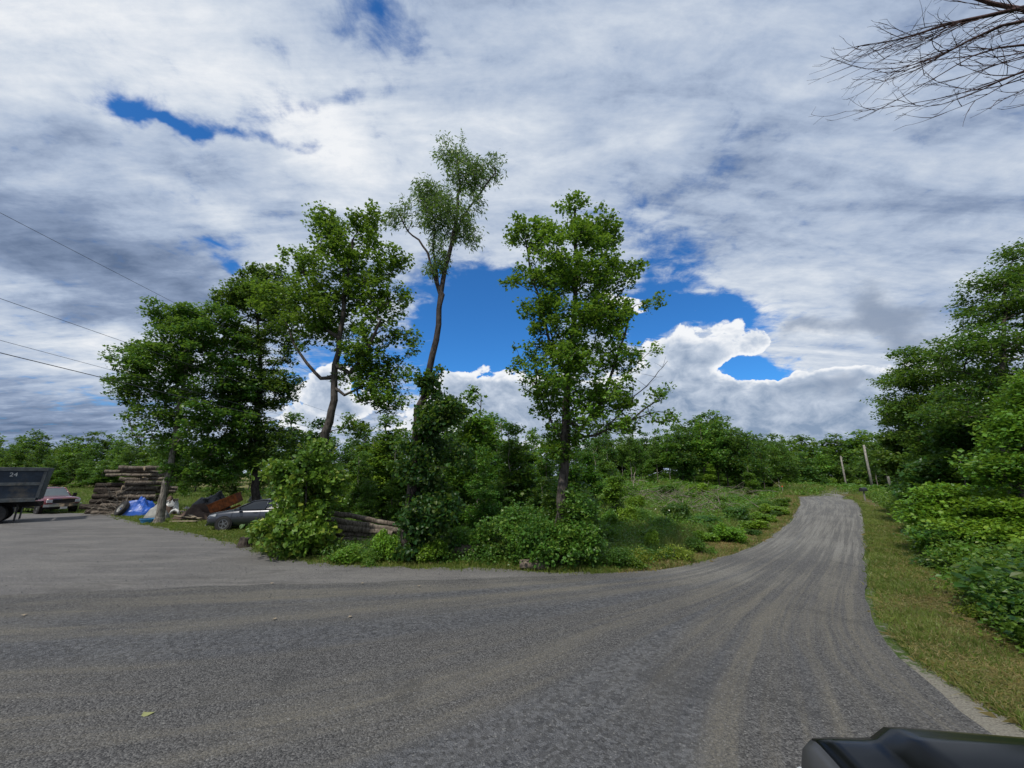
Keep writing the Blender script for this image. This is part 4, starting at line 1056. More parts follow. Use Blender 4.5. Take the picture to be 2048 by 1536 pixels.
# ------------------------------------------------------------------ grass and weeds nobody could count
def scatter(rng, n, xr, yr, fn, near=True):
    "world positions; density falls with distance from the camera"
    out = []
    while sum(len(o) for o in out) < n:
        x = rng.uniform(*xr, 40000); y = rng.uniform(*yr, 40000)
        p = fn(x, y)
        if near: p = p*np.minimum(1, (9.0/np.hypot(x, y))**1.3)
        k = rng.uniform(size=len(x)) < p
        # keep what the photo can see
        vis = (y > 1.5) & (np.abs(x) < 1.55*y+3)
        out.append(np.c_[x, y][k & vis])
        if len(out) > 400: break
    return np.concatenate(out)[:n]
def blades(name, XY, hgt, wid, mat, rng, label, per=1, spread=0.0, lean=0.35):
    n = len(XY)*per
    P = np.repeat(XY, per, axis=0) + rng.normal(size=(n, 2))*spread
    z = height(P[:, 0], P[:, 1]) - 0.02
    h = (np.repeat(hgt, per) if not np.isscalar(hgt) else hgt)*rng.uniform(0.5, 1.3, n)
    a = rng.uniform(0, 2*np.pi, n); w_ = wid*h*rng.uniform(.7, 1.3, n) if wid < 0.2 else wid
    dist = np.hypot(P[:, 0], P[:, 1]); w_ = np.maximum(w_, 0.00045*dist)
    l = rng.normal(size=(n, 2))*lean
    B = np.c_[P, z]; dx = np.c_[np.cos(a), np.sin(a), np.zeros(n)]*w_[:, None]
    Mid = B + np.c_[l*0.35*h[:, None], h*0.6]; T = B + np.c_[l*h[:, None], h*(1-0.25*np.hypot(l[:, 0], l[:, 1]))]
    V = np.stack([B-dx, B+dx, Mid+dx*0.7, T, Mid-dx*0.7], axis=1).reshape(-1, 3)
    loops = (np.arange(n)[:, None]*5 + np.arange(5)[None, :]).ravel()
    me = np_mesh(name, V, loops, np.full(n, 5), mat)
    return tag(link(name, me), label, None, None, 'stuff')
M['grass'] = leaf_mat('grass', (0.075, 0.110, 0.018), (0.20, 0.25, 0.05), clump=0.7, tint=(0.30, 0.24, 0.10), tint_amt=0.75, tmix=0.3)
M['grass_dry'] = leaf_mat('grass_dry', (0.14, 0.13, 0.045), (0.32, 0.26, 0.11), clump=0.8, trans=(0.4, 0.34, 0.12), tmix=0.25)
M['grass_tall'] = leaf_mat('grass_tall', (0.095, 0.15, 0.028), (0.25, 0.31, 0.075), clump=0.7, tint=(0.26, 0.20, 0.10), tint_amt=0.6, tmix=0.3)
M['weed'] = leaf_mat('weed', (0.045, 0.125, 0.015), (0.15, 0.27, 0.03), clump=0.5, tint=(0.16, 0.19, 0.02), tint_amt=0.6)
rs = np.random.default_rng(99)
Rl = [tuple(p) for p in Rr[::4]]; Ll = [tuple(p) for p in Lr[:150:4]]
def f_right(x, y):
    d = seg_dist(x, y, Rl); o = road_dist(x, y)
    return np.where((o > np.where(y < 8, 0.42*vnoise(x, y, 0.8, 61)+.12, 0.12)) & (x > 2) & (d < 2.8) & (x > RXv(y)), 1.0, 0)
def f_strip(x, y): return f_right(x, y)*np.exp(-((seg_dist(x, y, Rl)-1.3)/0.9)**2)
def RXv(y): return np.interp(y, Rr[ysort, 1], Rr[ysort, 0])
def f_left(x, y):
    d = road_dist(x, y); dl = seg_dist(x, y, Ll)
    return np.where((d > 0.05) & (dl < 5) & (x > 1), 1.0 - 0.9*np.exp(-((dl-0.7)/0.6)**2)*(x > 3), 0)
def f_leftdry(x, y): return np.where((road_dist(x, y) > 0.05) & (x > 3), 1.0, 0)*np.exp(-((seg_dist(x, y, Ll)-0.9)/0.7)**2)
def f_yard(x, y):
    d = road_dist(x, y); return np.where((d > -0.25) & (x < 4) & (d < 6), np.where(d < 0.05, 0.35*(seg_dist(x, y, [tuple(q) for q in Dr[::3]]) < 0.3), 1.0), 0)
def f_slope(x, y):
    d = road_dist(x, y); return np.where((d > 1.6) & (x > -6) & (y > 13.5), 1.0, 0)
def f_field(x, y): return np.where((x < -12) & (y > 29.5) & (road_dist(x, y) > 0.5), 1.0, 0)
blades('verge_grass', scatter(rs, 52000, (2, 50), (1.5, 50), lambda x, y: f_right(x, y)*(1-0.93*f_strip(x, y)*smooth((y-6.5)/4))), 0.11, 0.05, M['grass'], rs, 'short green mown grass along the right road edge', 3, 0.06, 0.6)
blades('dry_verge_grass', scatter(rs, 44000, (3, 46), (1.5, 50), f_strip), 0.12, 0.05, M['grass_dry'], rs, 'tan cut dry grass lying in a strip on the right verge', 3, 0.06, 1.0)
blades('left_verge_grass', scatter(rs, 30000, (1, 46), (10, 52), f_left), 0.16, 0.05, M['grass'], rs, 'green grass between the road and the cleared slope', 3, 0.08, 0.5)
blades('left_dry_grass', scatter(rs, 24000, (1, 46), (10, 52), f_leftdry), 0.12, 0.06, M['grass_dry'], rs, 'thin tan grass at the left edge of the road', 3, 0.08, 0.8)
blades('yard_grass', scatter(rs, 26000, (-32, 4), (10, 30), f_yard), 0.13, 0.05, M['grass'], rs, 'green grass along the driveway edge by the junk and logs', 3, 0.08, 0.5)
blades('slope_grass', scatter(rs, 42000, (-6, 46), (13, 62), f_slope), 0.42, 0.02, M['grass_tall'], rs, 'tall wild grass with brown seed heads on the cleared slope', 3, 0.15, 0.35)
blades('field_grass', scatter(rs, 22000, (-110, -12), (29, 80), f_field, True), 0.38, 0.03, M['grass_tall'], rs, 'pale hay field behind the red pickup', 3, 0.25, 0.3)
def f_tuft(x, y): return f_right(x, y)*(vnoise(x, y, 0.9, 71) > .6) + f_left(x, y)*(vnoise(x, y, 0.9, 71) > .55)
blades('grass_tufts', scatter(rs, 3600, (1, 46), (1.5, 48), f_tuft), 0.19, 0.022, M['grass_tall'], rs, 'longer grass tufts standing out of both verges', 9, 0.06, 0.35)
def weeds(name, XY, hgt, ls, per, mat, rng, label, kind='diamond', sp_=0.16, big=True):
    n = len(XY)*per
    P = np.repeat(XY, per, axis=0); dist = np.hypot(P[:, 0], P[:, 1])
    P = P + rng.normal(size=(n, 2))*sp_
    ht = np.repeat(hgt*rng.uniform(.35, 1.25, len(XY)), per)
    z = height(P[:, 0], P[:, 1]) + ht*rng.uniform(0.08, 1.0, n)
    s = ls*rng.uniform(.6, 1.3, n)*np.maximum(1, dist/22)
    fr = rand_frames(rng, n, 0.6, 0.3)
    return tag(link(name, leaves_mesh(name, np.c_[P, z], s, rng, kind, mat, frames=fr)), label, None, None, 'stuff')
def f_bank(x, y):
    d = seg_dist(x, y, Rl); return np.where((x > RXv(y)) & (d > 1.55) & (d < 13) & (y < 45), np.clip((d-1.5)/0.8, 0.15, 1), 0)
def RXv(y): return np.interp(y, Rr[ysort, 1], Rr[ysort, 0])
def f_under(x, y): 
    d = road_dist(x, y); return np.where((d > 0.35) & (x > -12.5) & (x < 5) & (y < 20) & ((x > -8.5) | (y < 15)), np.clip(d-.2, 0.1, 1), 0)
def f_slopew(x, y):
    d = road_dist(x, y); n_ = vnoise(x, y, 2.6, 51); return np.where((d > 1.7) & (x > 2) & (y > 13), np.clip((n_-0.42)*6, 0, 1)*np.clip((d-1.6)/1.5, 0, 1), 0)
weeds('bank_weeds', scatter(rs, 8500, (5, 48), (2, 46), f_bank), 0.95, 0.075, 34, M['weed'], rs, 'leafy green weeds carpeting the right bank', 'diamond', 0.19)
weeds('ground_cover', scatter(rs, 2600, (-13, 5), (10, 20), f_under), 0.40, 0.075, 26, M['leaf_shrub'], rs, 'low leafy plants under the middle trees and round the logs', 'diamond', 0.15)
weeds('slope_weeds', scatter(rs, 4200, (2, 50), (13, 60), f_slopew), 0.55, 0.085, 26, M['weed'], rs, 'patches of leafy weeds on the cleared slope', 'diamond', 0.24)
# white umbel and daisy heads in the weeds
fl = scatter(rs, 60, (-10, 46), (13, 45), f_slope); fz = height(fl[:, 0], fl[:, 1]) + rs.uniform(.45, .85, len(fl))
M['petal'] = simple('petal', (0.72, 0.72, 0.64), 0.8, var=.1)
tag(link('wild_flowers', leaves_mesh('wild_flowers', np.c_[fl, fz], 0.075, rs, 'heart', M['petal'], 0.97, 0.0)), 'scattered white flower heads in the grass of the cleared slope', None, None, 'stuff')
# ------------------------------------------------------------------ materials of made things
M['black_paint'] = simple('black_paint', (0.005, 0.0055, 0.006), 0.2, 0.0, .1, 2.0, 0.15, coat=0.0, dirt=(0.05, 0.047, 0.04), dirt_amt=0.10)
M['grey_paint'] = simple('grey_paint', (0.030, 0.034, 0.047), 0.3, 0.2, .08, 2.0, 0.6, coat=0.9, dirt=(0.12, 0.11, 0.10), dirt_amt=0.12)
M['red_paint'] = simple('red_paint', (0.12, 0.008, 0.012), 0.35, 0.1, .12, 2.0, 0.6, coat=0.8)
M['navy_paint'] = simple('navy_paint', (0.022, 0.034, 0.052), 0.55, 0.1, .35, 2.5, 0.4, dirt=(0.11, 0.095, 0.075), dirt_amt=0.75)
M['worn_rail'] = simple('worn_rail', (0.075, 0.085, 0.09), 0.6, 0.2, .35, 5.0, 0.4, dirt=(0.17, 0.15, 0.12), dirt_amt=0.8)
M['glass_dark'] = simple('glass_dark', (0.012, 0.014, 0.016), 0.06, 0.0, .05, 1.0, 0.8)
M['glass_grey'] = simple('glass_grey', (0.10, 0.12, 0.125), 0.08, 0.0, .1, 1.0, 0.9)
M['rubber'] = simple('rubber', (0.018, 0.018, 0.018), 0.85, 0, .3, 9.0, dirt=(0.09, 0.08, 0.07), dirt_amt=0.5)
M['undercarriage'] = simple('undercarriage', (0.013, 0.012, 0.012), 0.9, 0, .4, 5.0, dirt=(0.05, 0.042, 0.035), dirt_amt=0.5)
M['chrome'] = simple('chrome', (0.62, 0.63, 0.64), 0.18, 1.0, .08, 3.0)
M['alloy'] = simple('alloy', (0.28, 0.285, 0.29), 0.35, 0.9, .15, 6.0)
M['lamp'] = simple('lamp', (0.55, 0.57, 0.60), 0.12, 0.2, .15, 9.0, 0.8)
M['white_paint'] = simple('white_paint', (0.62, 0.62, 0.60), 0.6, 0, .12, 4.0, dirt=(0.25, 0.22, 0.18), dirt_amt=0.4)
M['blue_tarp'] = simple('blue_tarp', (0.010, 0.085, 0.42), 0.42, 0, .25, 3.0, 0.5)
M['grey_tarp'] = simple('grey_tarp', (0.26, 0.26, 0.24), 0.6, 0, .2, 3.0, dirt=(0.14, 0.12, 0.10), dirt_amt=0.5)
M['black_tarp'] = simple('black_tarp', (0.016, 0.016, 0.018), 0.45, 0, .3, 3.0)
M['blue_plastic'] = simple('blue_plastic', (0.03, 0.18, 0.36), 0.45, 0, .15, 3.0)
M['rust'] = simple('rust', (0.30, 0.085, 0.025), 0.8, 0.1, .45, 5.0, dirt=(0.10, 0.045, 0.025), dirt_amt=0.8)
M['brown_cloth'] = simple('brown_cloth', (0.085, 0.055, 0.04), 0.9, 0, .3, 5.0)
M['plank'] = simple('plank', (0.27, 0.22, 0.15), 0.85, 0, .3, 5.0, dirt=(0.10, 0.085, 0.06), dirt_amt=0.6)
M['bark_log'] = bark_mat('bark_log', (0.060, 0.048, 0.038), (0.20, 0.165, 0.13), moss=(0.30, 0.26, 0.21))
M['bark_log_dark'] = bark_mat('bark_log_dark', (0.018, 0.015, 0.013), (0.065, 0.052, 0.042), moss=(0.12, 0.10, 0.08))
M['cut_end'] = simple('cut_end', (0.36, 0.28, 0.18), 0.85, 0, .3, 12.0, dirt=(0.12, 0.09, 0.06), dirt_amt=0.6)
M['pole_wood'] = bark_mat('pole_wood', (0.15, 0.14, 0.125), (0.30, 0.28, 0.25))
M['wire'] = simple('wire', (0.05, 0.052, 0.056), 0.6)
M['orange'] = simple('orange', (0.65, 0.10, 0.02), 0.6)
M['yellow_leaf'] = simple('yellow_leaf', (0.24, 0.25, 0.10), 0.7, 0, .1, 20)

def loft(mb, rings, close=True):
    n = len(rings[0]); vs = [p for r_ in rings for p in r_]; fs = []
    for i in range(len(rings)-1):
        for k in range(n if close else n-1):
            fs.append((i*n+k, i*n+(k+1) % n, (i+1)*n+(k+1) % n, (i+1)*n+k))
    if close: fs.append(tuple(reversed(range(n)))); fs.append(tuple((len(rings)-1)*n+k for k in range(n)))
    return mb.add(vs, fs)
def body_ring(x, w, zb, zt, crown=0.03, tuck=0.86, shoulder=0.90):
    h = zt-zb
    half = [(0, zb), (w*tuck*.85, zb), (w*tuck, zb+h*.08), (w*.985, zb+h*.32), (w, zb+h*.58), (w*.985, zb+h*.80), (w*shoulder, zt-0.02), (w*.70, zt+crown*.6), (w*.35, zt+crown), (0, zt+crown*1.1)]
    left = [(x, y, z) for y, z in half]
    right = [(x, -y, z) for y, z in half[-2:0:-1]]
    return left+right
def wheel(parent, x, y, r, wdt, rimm='alloy', spokes=5, name='wheel', rim_r=0.66):
    e = empty(name, (x, y, r)); e.parent = parent
    s = 1 if y > 0 else -1
    t = MB().ring((0, 0, 0), (0, 1, 0), [(r*rim_r, -wdt/2), (r*.94, -wdt/2), (r, -wdt*.36), (r, wdt*.36), (r*.94, wdt/2), (r*rim_r, wdt/2)], 32)
    tyre = t.build('tyre', M['rubber'], e, smooth=False)
    m_ = MB().ring((0, 0, 0), (0, 1, 0), [(r*rim_r*.84, -wdt*.42), (r*rim_r+.004, -wdt*.42), (r*rim_r+.004, wdt*.42), (r*rim_r*.84, wdt*.42)], 28)
    m_.cyl((0, s*wdt*.30, 0), (0, 1, 0), r*.17, wdt*.2, 14)
    for k in range(spokes):
        a = 2*math.pi*k/spokes
        m_.box((math.cos(a)*r*.36, s*wdt*.30, math.sin(a)*r*.36), (r*.58, wdt*.10, r*.13), (0, -a, 0))
    m_.build('rim', M[rimm], e)
    d = MB().cyl((0, -s*wdt*.05, 0), (0, 1, 0), r*rim_r*.97, wdt*.2, 24)
    d.build('brake_disc', M['undercarriage'], e)
    return e
def arch(parent_mb, x, y, r, w=0.02):
    parent_mb.cyl((x, y, r*0.98), (0, 1, 0), r*1.16, w, 28)

# ------------------------------------------------------------------ grey sedan
def on_g(px, py):
    z = 0.0
    for _ in range(5): x, y = gp(px, py, z); z = hz(x, y)
    return x, y, z
def heading(p, q): return math.atan2(q[1]-p[1], q[0]-p[0])
sx_, sy_, sz_ = on_g(444, 1062)
car = empty('parked_car', (0, 0, 0), 0, 'dark grey sedan nosing out from behind the heart-leaved bush', 'car')
st = [(2.28, .52, .34, .60), (2.20, .72, .22, .72), (2.0, .83, .19, .80), (1.6, .885, .18, .87), (1.1, .90, .18, .94), (.7, .90, .18, .97), (0, .90, .18, .98), (-.8, .90, .18, 1.0), (-1.5, .89, .19, 1.04), (-1.95, .84, .22, 1.05), (-2.2, .74, .28, 1.0), (-2.28, .60, .40, .88)]
mb = MB(); loft(mb, [body_ring(*s_) for s_ in st])
roof = [(.25, .60, 1.36), (0.0, .62, 1.41), (-.5, .62, 1.43), (-.95, .60, 1.40), (-1.15, .58, 1.34)]
loft(mb, [[(x, w_, z), (x, w_*.5, z+.02), (x, -w_*.5, z+.02), (x, -w_, z), (x, -w_*.9, z-.04), (x, w_*.9, z-.04)] for x, w_, z in roof])
for s in (1, -1):
    mb.tube([(1.02, s*.80, .96), (.62, s*.73, 1.18), (.22, s*.61, 1.37)], .026, 6)
    mb.tube([(.22, s*.61, 1.37), (-.5, s*.635, 1.435), (-1.15, s*.585, 1.35), (-1.85, s*.74, 1.06)], .03, 6)
    mb.tube([(-.42, s*.84, .98), (-.46, s*.64, 1.42)], .028, 6)
mb.build('body', M['grey_paint'], car, smooth=True)
g = MB(); g.add([(1.00, .76, .97), (.24, .58, 1.36), (.24, -.58, 1.36), (1.00, -.76, .97), (1.08, 0, .98), (.27, 0, 1.385)], [(0, 1, 5, 4), (4, 5, 2, 3)]); g.build('windshield', M['glass_dark'], car)
g = MB(); g.add([(-1.82, .70, 1.06), (-1.15, .57, 1.35), (-1.15, -.57, 1.35), (-1.82, -.70, 1.06)], [(0, 1, 2, 3)]); g.build('rear_window', M['glass_dark'], car)
for s in (1, -1):
    g = MB(); g.add([(1.0, s*.805, .965), (-.44, s*.85, .985), (-.47, s*.63, 1.40), (.18, s*.615, 1.35)], [(0, 1, 2, 3)]); g.build('front_window', M['glass_dark'], car)
    g = MB(); g.add([(-.44, s*.85, .985), (-1.72, s*.80, 1.06), (-1.1, s*.60, 1.34), (-.47, s*.63, 1.40)], [(0, 1, 2, 3)]); g.build('back_window', M['glass_dark'], car)
    g = MB(); g.add([(2.23, s*.46, .66), (2.06, s*.80, .70), (1.72, s*.872, .80), (1.78, s*.86, .66), (2.10, s*.79, .58), (2.245, s*.50, .60)], [(0, 1, 2, 3, 4, 5)])
    o = g.build('headlight', M['lamp'], car); so = o.modifiers.new('t', 'SOLIDIFY'); so.thickness = 0.03; so.offset = 0
    g = MB(); g.box((.72, s*.97, 1.0), (.13, .19, .12)); g.box((.76, s*.90, .95), (.06, .1, .05)); g.build('side_mirror', M['grey_paint'], car, bevel=.03)
    g = MB()
    for x_ in (1.08, -.18, -1.18): g.tube([(x_, s*.888, .30), (x_-.02, s*.912, .62), (x_-.05, s*.90, .93)], .005, 4)
    g.build('door_seam', M['undercarriage'], car)
    for x_ in (0.0, -1.0):
        g = MB().box((x_, s*.905, .84), (.19, .03, .03)); g.build('door_handle', M['grey_paint'], car, bevel=.01)
    [(lambda a_: (arch(a_, xx, s*.893, .325), a_.build('wheel_arch', M['undercarriage'], car)))(MB()) for xx in (1.36, -1.34)]
    wheel(car, 1.36, s*.83, .325, .21); wheel(car, -1.34, s*.83, .325, .21)
g = MB()
for k in range(5): g.box((2.285, 0, .42+k*.062), (.03, .72-.05*abs(k-2), .018))
g.build('grille_bars', M['chrome'], car)
g = MB(); g.box((2.262, 0, .53), (.04, .78, .34)); g.box((2.25, 0, .29), (.05, 1.2, .10)); g.build('grille', M['undercarriage'], car, bevel=.02)
MB().box((2.305, 0, .42), (.012, .34, .12)).build('licence_plate', M['white_paint'], car)
MB().box((2.27, 0, .235), (.05, 1.25, .025)).build('lower_trim', M['chrome'], car)
hd = R(180+9)
fx_, fy_ = math.cos(hd), math.sin(hd); lx_, ly_ = -fy_, fx_      # left side of the car faces the camera
car.location = (sx_ - 1.36*fx_ - .90*lx_, sy_ - 1.36*fy_ - .90*ly_, hz(sx_, sy_)); car.rotation_euler = (0, 0, hd)

# ------------------------------------------------------------------ red pickup
pk = empty('pickup_truck', (0, 0, 0), 0, 'red pickup with chrome bumper parked facing out behind the dump truck', 'pickup')
mb = MB()
st = [(2.72, .80, .62, 1.02), (2.62, .90, .52, 1.08), (2.2, .96, .46, 1.13), (1.4, .98, .46, 1.17), (.9, .98, .44, 1.18), (-.9, .98, .44, 1.16), (-2.6, .98, .48, 1.16), (-2.72, .96, .5, 1.14)]
loft(mb, [body_ring(*s_, crown=.05, tuck=.94, shoulder=.95) for s_ in st])
roof = [(.35, .66, 1.72), (.1, .70, 1.78), (-.5, .71, 1.80), (-.85, .69, 1.76)]
loft(mb, [[(x, w_, z), (x, w_*.5, z+.03), (x, -w_*.5, z+.03), (x, -w_, z), (x, -w_*.9, z-.06), (x, w_*.9, z-.06)] for x, w_, z in roof])
for s in (1, -1):
    mb.tube([(1.0, s*.86, 1.17), (.34, s*.68, 1.73)], .035, 6); mb.tube([(.34, s*.68, 1.74), (-.85, s*.71, 1.77), (-.98, s*.84, 1.17)], .04, 6)
mb.build('body', M['red_paint'], pk, smooth=True)
g = MB(); g.add([(.98, .82, 1.18), (.36, .66, 1.72), (.36, -.66, 1.72), (.98, -.82, 1.18), (1.05, 0, 1.2), (.38, 0, 1.75)], [(0, 1, 5, 4), (4, 5, 2, 3)]); g.build('windshield', M['glass_grey'], pk)
g = MB(); g.add([(-.96, .8, 1.18), (-.86, .68, 1.73), (-.86, -.68, 1.73), (-.96, -.8, 1.18)], [(0, 1, 2, 3)]); g.build('rear_window', M['glass_dark'], pk)
for s in (1, -1):
    g = MB(); g.add([(.98, s*.86, 1.18), (-.94, s*.86, 1.18), (-.84, s*.71, 1.73), (.34, s*.69, 1.71)], [(0, 1, 2, 3)]); g.build('side_window', M['glass_dark'], pk)
    MB().box((2.68, s*.72, .90), (.10, .30, .20)).build('headlight', M['lamp'], pk, bevel=.02)
    g = MB(); g.box((.80, s*1.12, 1.26), (.12, .22, .26)); g.box((.80, s*.98, 1.20), (.05, .14, .05)); g.build('side_mirror', M['undercarriage'], pk, bevel=.03)
    [(lambda a_: (arch(a_, xx, s*.975, .39), a_.build('wheel_arch', M['undercarriage'], pk)))(MB()) for xx in (1.75, -1.85)]
    wheel(pk, 1.75, s*.88, .39, .27, 'chrome', 6); wheel(pk, -1.85, s*.88, .39, .27, 'chrome', 6)
MB().box((2.70, 0, .88), (.08, 1.14, .30)).build('grille', M['undercarriage'], pk, bevel=.02)
g = MB(); g.box((2.74, 0, 1.05), (.05, 1.2, .04)); g.box((2.745, 0, .74), (.05, 1.16, .03)); g.build('grille_surround', M['chrome'], pk)
g = MB(); loft(g, [[(2.82-.12*abs(y)**2, y, .50), (2.92-.14*abs(y)**2, y, .52), (2.92-.14*abs(y)**2, y, .70), (2.80-.12*abs(y)**2, y, .71)] for y in np.linspace(-.98, .98, 9)]); g.build('front_bumper', M['chrome'], pk)
MB().box((2.935, 0, .44), (.02, .36, .15)).build('licence_plate', M['white_paint'], pk)
MB().box((0, 0, .42), (4.9, 1.5, .16)).build('chassis', M['undercarriage'], pk)
px_, py_, pz_ = on_g(118, 1027)
hd = R(-24); pk.rotation_euler = (0, 0, hd); pk.location = (px_ - 2.3*math.cos(hd), py_ - 2.3*math.sin(hd), hz(px_, py_)-.02); pk.scale = (.95, .95, .98)

# ------------------------------------------------------------------ dump truck seen from its rear right corner
dt = empty('dump_truck', (0, 0, 0), 0, 'dirty navy dump truck with ribbed steel box cut off by the left edge', 'truck')
BL, BW, Z0, Z1 = 6.6, 2.44, 1.22, 3.02
mb = MB()
# tub: floor, two sides, head board, sloping tail gate; local X runs from tail (0) to cab (+)
for s in (1, -1):
    mb.add([(0.0, s*BW/2, Z1), (BL, s*BW/2, Z1), (BL, s*BW/2, Z0), (0.12, s*BW/2, Z0), (0.0, s*(BW/2-.05), Z1), (BL, s*(BW/2-.05), Z1), (BL, s*(BW/2-.05), Z0), (0.12, s*(BW/2-.05), Z0)],
           [(0, 1, 2, 3), (7, 6, 5, 4), (0, 4, 5, 1), (3, 2, 6, 7), (0, 3, 7, 4), (1, 5, 6, 2)])
mb.box((BL/2+.15, 0, Z0+.03), (BL-.3, BW-.12, .06)); mb.box((BL-.03, 0, (Z0+Z1)/2), (.06, BW-.12, Z1-Z0-.02))
mb.build('box_body', M['navy_paint'], dt)
g = MB(); g.add([(0.0, -BW/2+.06, Z1-.03), (0.0, BW/2-.06, Z1-.03), (.12, BW/2-.06, Z0+.03), (.12, -BW/2+.06, Z0+.03), (0.06, -BW/2+.06, Z1-.03), (0.06, BW/2-.06, Z1-.03), (.18, BW/2-.06, Z0+.03), (.18, -BW/2+.06, Z0+.03)], [(0, 1, 2, 3), (7, 6, 5, 4), (0, 4, 5, 1), (2, 6, 7, 3), (0, 3, 7, 4), (1, 5, 6, 2)])
g.build('tailgate', M['navy_paint'], dt)
for s in (1, -1):
    for nm, z, h, d_ in (('top_rail', Z1-.05, .20, .10), ('side_rib', 2.14, .16, .07), ('bottom_rail', Z0+.04, .20, .09)):
        g = MB().box((BL/2 + (.06 if nm == 'bottom_rail' else .04 if nm == 'side_rib' else 0), s*(BW/2+d_/2+.001), z), (BL-(.30 if nm == 'bottom_rail' else .16 if nm == 'side_rib' else 0), d_, h)); g.build(nm, M['worn_rail'], dt, bevel=.012)
    g = MB(); g.add([(0.03, s*(BW/2+.004), Z1-.17), (.16, s*(BW/2+.004), Z1-.17), (.24, s*(BW/2+.004), Z0+.16), (.12, s*(BW/2+.004), Z0+.16), (0.03, s*(BW/2+.075), Z1-.17), (.16, s*(BW/2+.075), Z1-.17), (.24, s*(BW/2+.075), Z0+.16), (.12, s*(BW/2+.075), Z0+.16)],
             [(0, 1, 2, 3), (7, 6, 5, 4), (0, 4, 5, 1), (2, 6, 7, 3), (0, 3, 7, 4), (1, 5, 6, 2)]); g.build('corner_post', M['worn_rail'], dt)
# stencilled number on the side that faces the road
def text_part(txt, size, loc, rot, mat, parent, name='number'):
    cu = bpy.data.curves.new(name, 'FONT'); cu.body = txt; cu.size = size; cu.extrude = 0.003; cu.align_x = 'CENTER'; cu.align_y = 'CENTER'
    tmp = bpy.data.objects.new(name, cu); me = bpy.data.meshes.new_from_object(tmp); bpy.data.objects.remove(tmp)
    me.materials.clear(); me.materials.append(M[mat]); o = link(name, me, parent); o.location = loc; o.rotation_euler = rot
    return o
text_part('24', .30, (1.25, (BW/2+.008), 2.66), (R(90), 0, R(180)), 'white_paint', dt)
ch = MB(); ch.box((BL/2+.6, .42, .98), (BL+1.2, .12, .26)); ch.box((BL/2+.6, -.42, .98), (BL+1.2, .12, .26)); ch.box((1.6, 0, .62), (.5, 1.9, .2)); ch.box((2.95, 0, .62), (.5, 1.9, .2)); ch.box((BL/2+.3, 0, 1.14), (BL-.8, 1.1, .10))
ch.box((4.6, .95, .72), (1.1, .5, .5)); ch.box((4.6, -.95, .72), (1.1, .5, .5)); ch.build('chassis', M['undercarriage'], dt)
for s in (1, -1):
    g = MB().box((.82, s*.92, .56), (.02, .62, .95)); g.build('mud_flap', M['rubber'], dt)
    for x_ in (1.62, 2.93): wheel(dt, x_, s*.92, .52, .56, 'undercarriage', 8, rim_r=.55)
    wheel(dt, 8.2, s*.98, .52, .30, 'undercarriage', 8, rim_r=.55)
cb = MB(); loft(cb, [[(x, w_, zb), (x, w_, zt-.2), (x, w_*.8, zt), (x, -w_*.8, zt), (x, -w_, zt-.2), (x, -w_, zb)] for x, w_, zb, zt in ((6.85, 1.1, .9, 2.75), (7.6, 1.12, .9, 2.85), (8.15, 1.1, .9, 2.7), (8.6, 1.05, .85, 1.95), (9.7, .85, .8, 1.75), (9.85, .8, .8, 1.6))]); cb.build('cab', M['navy_paint'], dt)
for s in (1, -1):
    g = MB(); g.add([(7.0, s*1.115, 1.85), (8.1, s*1.125, 1.85), (7.95, s*1.115, 2.5), (7.0, s*1.115, 2.5)], [(0, 1, 2, 3)]); g.build('cab_window', M['glass_dark'], dt)
# near side is local +Y once the truck points left
tx, ty, tz = at(97, 944, 23.2)
hd = R(225); dt.rotation_euler = (0, 0, hd)
lx_, ly_ = -math.sin(hd), math.cos(hd)
dt.location = (tx - lx_*BW/2, ty - ly_*BW/2, 0.0)
dt.scale = (1, 1, 1.0)

# ------------------------------------------------------------------ the black car whose bonnet corner shows at bottom right
bc = empty('black_car', (1.61, 2.14, 0.03), R(170), 'glossy black car, only its bonnet corner showing at the bottom right', 'car')
# local X: nose = +0 ... tail = -4.7 (points left in the world)
def hood_ring(x, w, zb, zt, ridge):
    half = [(0, zb), (w*.9, zb), (w*.97, zb+.12), (w, zb+(zt-zb)*.5), (w*.985, zt-.12), (w*.94, zt-.035), (w*.86, zt-.006), (w*.80, zt+.002), (w*.74, zt+ridge*.55), (w*.66, zt+ridge), (w*.50, zt+ridge*.80), (w*.25, zt+ridge*.55), (0, zt+ridge*.5)]
    return [(x, y, z) for y, z in half] + [(x, -y, z) for y, z in half[-2:0:-1]]
mb = MB()
hs = [(-.03, .70, .42, .86, .0), (-.055, .78, .34, .95, .0), (-.10, .85, .30, 1.005, .004), (-.17, .895, .28, 1.035, .006)]
loft(mb, [hood_ring(*h_) for h_ in hs]); mb.build('front_bumper', simple('bumper_grey', (0.045, 0.045, 0.046), 0.45, 0, .15, 3.0), bc, smooth=True)
mb = MB()
hs = [(-.185, .905, .28, 1.040, .004), (-.30, .925, .27, 1.048, .004), (-.46, .938, .26, 1.052, .006), (-.54, .942, .26, 1.060, .02), (-.63, .945, .26, 1.125, .03), (-.72, .947, .26, 1.132, .03), (-.9, .95, .26, 1.132, .04), (-1.3, .955, .26, 1.135, .06), (-1.62, .955, .26, 1.14, .05), (-2.0, .955, .26, 1.13, .0), (-3.0, .955, .26, 1.13, .0), (-4.2, .94, .28, 1.12, .0), (-4.6, .86, .36, 1.02, .0)]
loft(mb, [hood_ring(*h_) for h_ in hs])
loft(mb, [[(x, w_, z-.05), (x, w_*.9, z), (x, -w_*.9, z), (x, -w_, z-.05), (x, -w_*.9, z-.09), (x, w_*.9, z-.09)] for x, w_, z in ((-2.25, .62, 1.72), (-2.5, .66, 1.77), (-3.4, .67, 1.79), (-4.1, .63, 1.74))])
